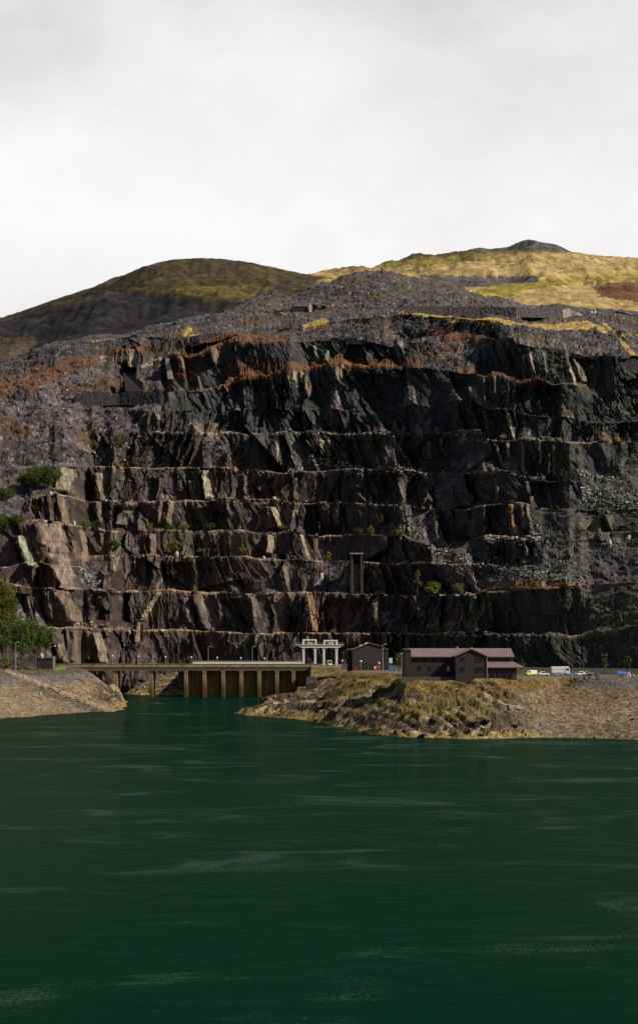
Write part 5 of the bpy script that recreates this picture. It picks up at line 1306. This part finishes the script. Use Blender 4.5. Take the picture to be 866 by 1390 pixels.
# triangular buttress
g = qsurf(186, 530)
bt_ = MB().add([(wx(168, g.y), g.y - 3, wz(506, g.y)), (wx(173, g.y), g.y - 7, g.z - 2), (wx(197, g.y), g.y - 7, g.z - 2), (wx(196, g.y), g.y - 7, wz(521, g.y)),
                (wx(168, g.y), g.y + 5, wz(506, g.y)), (wx(173, g.y), g.y + 5, g.z - 2), (wx(197, g.y), g.y + 5, g.z - 2), (wx(196, g.y), g.y + 5, wz(521, g.y))],
               [(0, 1, 2, 3), (7, 6, 5, 4), (0, 3, 7, 4), (3, 2, 6, 7), (2, 1, 5, 6), (1, 0, 4, 5)]).build('buttress', slate_dark)
tag(bt_, 'dark triangular slate buttress on the left scree', 'buttress')
# pale leaning pillar of the ruined incline head
g = qsurf(234, 514)
MBp = MB().add([(-2.0, -1.2, 0), (2.2, -1.2, 0), (-1.0, -1.2, 15.0), (-3.8, -1.2, 15.5), (-2.0, 1.2, 0), (2.2, 1.2, 0), (-1.0, 1.2, 15.0), (-3.8, 1.2, 15.5)],
               [(0, 1, 2, 3), (7, 6, 5, 4), (0, 4, 5, 1), (1, 5, 6, 2), (2, 6, 7, 3), (3, 7, 4, 0)])
o = MBp.build('stone_pillar', flat_mat('pinkish_stone', (.40, .29, .23), rough=.85, amt=.2)); o.location = g + Vector((0, -1.5, -1)); tag(o, 'pale pinkish stone slab leaning upright on the upper left terrace', 'pillar')
g = qsurf(272, 531)
o = MB().add([(0, -.6, 0), (1.6, -.6, 0), (-1.2, -.6, 11), (-2.4, -.6, 11), (0, .6, 0), (1.6, .6, 0), (-1.2, .6, 11), (-2.4, .6, 11)], [(0, 1, 2, 3), (7, 6, 5, 4), (0, 4, 5, 1), (1, 5, 6, 2), (2, 6, 7, 3), (3, 7, 4, 0)]).build('stone_pillar', stone_g)
o.location = g + Vector((0, -2, -1)); tag(o, 'thin grey stone slab leaning under the rusty heather ledge', 'pillar')

# slate tower of the incline
g = qsurf(484, 805, 0); td = g.y - 2.0; k_ = td / F
tw = thing('slate_tower', 'tall square slate tower with an open top chamber on the lower terraces', 'tower', (wx(484.3, td), td, wz(805.5, td)))
W2 = 8.2 * k_; HT = 55 * k_
MB().prism([(-W2 * 1.0, -1.5), (-W2 * .55, -1.5), (-W2 * .60, HT * .80), (-W2 * .98, HT * .97)], 'y', 0, 7).build('pier', tower_m, tw)
MB().prism([(W2 * .62, -1.5), (W2 * 1.12, -1.5), (W2 * .9, HT * .97), (W2 * .60, HT * .97)], 'y', 0, 7).build('pier', tower_m, tw)
MB().box(-W2 * .62, W2 * .64, 1.6, 6.5, -1.5, HT * .72).build('infill_wall', tower_m, tw)
MB().box(-W2 * .62, W2 * .64, 5.5, 6.6, HT * .72, HT * .97).build('chamber_back', slate_dark, tw)
MB().box(-W2 * 1.12, W2 * 1.05, -.4, 7.2, HT * .965, HT).build('lintel', stone_g, tw, .08)
for q in (.15, .3, .45, .6): MB().box(-W2 * .55, W2 * .60, 1.2, 1.59, HT * q, HT * q + .5).build('ledge', tower_m, tw)

# ruined building and hut on the skyline
g = qsurf(408, 421.5); rk = g.y / F
rb_ = thing('ruined_building', 'ruined slate building with pale roof strip and white gable, on the upper terrace', 'ruin', (wx(408, g.y - 3), g.y - 3, g.z))
MB().box(-11.5 * rk, 9.5 * rk, 0, 6, -2, 5.0 * rk).build('wall', slate_dark, rb_)
MB().prism([(-.5, 5.0 * rk), (6.3, 7.0 * rk), (6.3, 7.4 * rk), (-.5, 5.5 * rk)], 'x', -8.5 * rk, 9.4 * rk).build('roof', flat_mat('pale_pink_slate', (.42, .34, .33), rough=.8), rb_)
MB().prism([(11.6 * rk, -2), (15.2 * rk, -2), (15.2 * rk, 6.0 * rk), (13.4 * rk, 8.6 * rk), (11.6 * rk, 6.0 * rk)], 'y', -1.5, 5).build('gable', flat_mat('limewash', (.62, .52, .46), rough=.85, amt=.15), rb_)
m = MB()
for px in (-7, -3, 1, 5): m.box(px * rk, px * rk + 1.1, -.05, .1, .8 * rk, 2.6 * rk)
m.build('opening', rubber, rb_)
terrace_wall('slate_wall', [(372, 420.5, 425), (385, 419, 424.5), (398, 418, 423)], 4, slate_dark, 'low dark wall running left from the ruined slate building')
terrace_wall('slate_wall', [(424, 413, 419), (440, 414.5, 420), (460, 416.5, 421)], 4, slate_dark, 'low dark wall running right from the white gable of the ruined building')
g = qsurf(804.5, 424); rk = g.y / F
wh = thing('hut', 'tiny white hut right of the long slate wall', 'hut', (g.x, g.y - 1, g.z))
MB().box(-3.6 * rk, 3.6 * rk, 0, 4, -1.5, 2.6 * rk).build('wall', white_p, wh); MB().prism([(-.4, 2.55 * rk), (4.4, 2.55 * rk), (2, 4.2 * rk)], 'x', -3.9 * rk, 3.9 * rk).build('roof', stone_g, wh)
MB().box(-.4, .5, -.06, .05, -1, 1.8).build('door', rubber, wh)

# ---- boulders that stand out ---------------------------------------------------------------------------------
def boulder(loc, w_, h_, mat_, label, seed, group='pale boulders'):
    rg = random.Random(seed); m = MB(); m.ball((0, 0, 0), 1.0, 9, 6)
    pl = [(Vector((rg.uniform(-1, 1), rg.uniform(-1, 1), rg.uniform(-.6, 1))).normalized(), rg.uniform(.6, .85)) for _ in range(9)]
    vv = []
    for p in m.v:
        p = Vector(p)
        for n_, d_ in pl:
            k = p.dot(n_)
            if k > d_: p = p - n_ * (k - d_)
        vv.append((p.x * w_ / 2, p.y * w_ * .4, (p.z + .6) * h_ / 1.5))
    m.v = vv
    o = m.build('boulder', mat_); o.location = loc; return tag(o, label, 'boulder', group)
for i, (px, row, w_, h_, mt, lab) in enumerate([
  (685, 594.5, 13, 5.5, stone_w, 'large pale boulder on the ledge at the foot of the big right-hand face'), (828, 742, 6, 10, stone_w, 'upright white boulder in the right-hand scree'),
  (853, 732, 9, 6, stone_w, 'white boulder near the right edge of the scree'), (436.5, 789, 6, 13, stone_w, 'tall pale boulder on the slope left of the slate tower'),
  (239, 755, 7, 7, stone_w, 'white stone in front of the largest lime bush on its ledge'), (101, 713, 5, 6, stone_w, 'small white boulder in the notch right of the left spur'),
  (71, 672, 5, 5, stone_w, 'small pale boulder on the top edge of the left spur'), (145, 681, 4, 4, stone_w, 'little pale boulder on a ledge above a light rock rib'),
  (372, 678, 6, 4, stone_w, 'pale flat boulder on the ledge above the fluted rock'), (358, 759, 5, 4, stone_w, 'small white boulder right of the five-bush ledge')]):
    g = qsurf(px, row, .3); k_ = g.y / F
    boulder(g, w_ * k_, h_ * k_, mt, lab, 40 + i)
for i, (px, row, d, w_, h_, mt, lab) in enumerate([(57, 893, 640, 5.5, 6.5, stone_w, 'bright cream boulder on the bank beside the dark hut'), (55.5, 944, 0, 4, 4.5, stone_w, 'white stone on the left beach below the track'), (34, 919, 0, 5, 2.5, stone_w, 'pale flat stone at the top of the beach track'),
  (196, 934.5, 0, 5, 4, stone_g, 'tan boulder on the beach under the bridge'), (75, 939, 0, 5, 4.5, stone_g, 'grey-tan stone half way down the left beach track')]):
    if d: loc = Vector((wx(px, d), d, wz(row, d)))
    else: loc = gpt(px, row, 735)
    k_ = loc.y / F; boulder(loc, w_ * k_, h_ * k_, mt, lab, 70 + i, 'stones on the shore')

# ---- loose stone nobody could count -------------------------------------------------------------------------------
def stones(name, pts, mat_):
    rg = np.random.default_rng(99)
    n = len(pts); base = np.array([(-1, -1, -1), (1, -1, -1), (1, 1, -1), (-1, 1, -1), (-1, -1, 1), (1, -1, 1), (1, 1, 1), (-1, 1, 1)], float) * .5
    fq = np.array([(0, 3, 2, 1), (4, 5, 6, 7), (0, 1, 5, 4), (1, 2, 6, 5), (2, 3, 7, 6), (3, 0, 4, 7)])
    V = []; Fc = []; Cc = []
    for i, (p, s_, c) in enumerate(pts):
        b = base * (1 + rg.uniform(-.45, .3, (8, 1))) * np.array((rg.uniform(.8, 1.8), rg.uniform(.7, 1.2), rg.uniform(.4, .95)))
        a = rg.uniform(0, 6.28); t = rg.uniform(-.5, .5)
        R = np.array(Matrix.Rotation(a, 3, 'Z') @ Matrix.Rotation(t, 3, 'X'))
        V.append(b @ R.T * s_ + np.array(p)); Fc.append(fq + 8 * i); Cc.append(np.repeat([c], 8, 0))
    o = mesh_np(name, np.concatenate(V), np.concatenate(Fc), mat_, colors=np.concatenate(Cc)); return tag(o, kind='stuff')
stone_mat = earth_mat('loose_stone', rough=.85, spec=.25, scale=1.5, amt=.25, bump=0)
rg = np.random.default_rng(5); pts = []
PALE = np.array((.40, .37, .35)); TANS = np.array((.27, .21, .16)); GREYS = np.array((.12, .10, .10)); GRN = np.array((.17, .19, .16))
ZONES = [ # column range, row at left/right, row spread, number, size, pale share, base colour
 (418, 492, 622, 638, 8, 260, .9, .55, GREYS), (540, 572, 634, 640, 4, 120, .8, .6, GREYS), (480, 606, 684, 692, 3, 150, .7, .4, TANS), (590, 625, 655, 690, 12, 130, .8, .15, GREYS),
 (690, 742, 640, 650, 3, 90, .7, .4, TANS), (783, 832, 640, 652, 5, 110, .9, .6, GRN), (790, 866, 676, 684, 16, 420, 1.0, .35, GRN), (655, 742, 731, 732, 5, 190, .8, .45, TANS), (715, 745, 715, 728, 9, 120, .8, .35, GRN),
 (540, 610, 718, 752, 10, 240, .8, .2, TANS), (585, 660, 745, 765, 12, 160, .9, .15, GREYS), (108, 140, 772, 800, 12, 170, .9, .4, GRN), (90, 190, 845, 856, 4, 150, .8, .35, TANS), (200, 650, 588, 589, 2.5, 330, .7, .4, TANS), (230, 640, 640, 643, 2.5, 200, .6, .35, TANS),
 (150, 420, 755, 760, 2.0, 180, .6, .35, TANS), (210, 440, 721, 725, 1.8, 120, .55, .3, TANS), (110, 430, 680, 682, 2.0, 140, .55, .3, TANS), (530, 640, 764, 766, 2.5, 110, .7, .4, TANS), (260, 640, 803, 807, 2.0, 180, .55, .25, TANS), (590, 640, 806, 808, 3, 50, .9, .5, TANS),
 (440, 720, 860, 863, 2.0, 200, .6, .4, TANS), (0, 230, 480, 640, 75, 500, 1.2, .10, GREYS), (300, 640, 385, 430, 18, 350, 1.2, .12, GREYS), (655, 800, 762, 790, 14, 260, .9, .12, GRN), (620, 690, 596, 600, 3, 60, .8, .4, TANS), (280, 330, 600, 625, 12, 150, .8, .15, GREYS),
]
for (xa, xb, ya, yb, sp, n_, sz, ps, bc) in ZONES:
    for _ in range(n_):
        t = rg.random(); px = xa + (xb - xa) * t; row = ya + (yb - ya) * t + rg.normal() * sp * .5
        g = qsurf(px, row, 0)
        c = (PALE if rg.random() < ps else bc) * rg.uniform(.6, 1.15)
        pts.append((g, sz * rg.uniform(.5, 1.7), c))
stones('bench_rubble', pts, stone_mat)
pts = []
tries = 0
while len(pts) < 6500 and tries < 60000:
    tries += 1
    j = rg.integers(0, len(gx)); i = rg.integers(0, len(gy))
    x, y, z = gx[j], gy[i], H[i, j]
    pxx = CX + x * F / y
    if z < .05 or pxx < -40 or pxx > 900 or made[i, j] > .2 or dist[i, j] > 120 or z > 16.5: continue
    rk_ = rockm[i, j]
    if rk_ > .5 and rg.random() < .55: continue
    c = GC[i, j] * rg.uniform(.6, 1.5)
    s_ = rg.uniform(.18, .55) * (1.9 if rg.random() < .08 else 1)
    if left[i, j] and 40 < pxx < 135 and abs((pxx - 40) / 105 - ((HY - (z - CAMZ) * F / y) - 927) / 38) < .22 and rg.random() < .8: s_ *= 2.0; c = np.array((.11, .09, .065)) * rg.uniform(.5, 1.6)
    pts.append(((x + rg.uniform(-.3, .3), y + rg.uniform(-.3, .3), z), s_, c))
n_sl = 0
while n_sl < 260:
    j = rg.integers(0, len(gx)); i = rg.integers(0, len(gy)); x, y, z = gx[j], gy[i], H[i, j]
    if rockm[i, j] < .6 or z < .2 or z > 11 or left[i, j] or dist[i, j] > 42: continue
    pts.append(((x, y, z - .15), rg.uniform(.8, 2.1), np.array((.10, .076, .048)) * rg.uniform(.5, 2.0))); n_sl += 1
stones('shore_stones', pts, stone_mat)
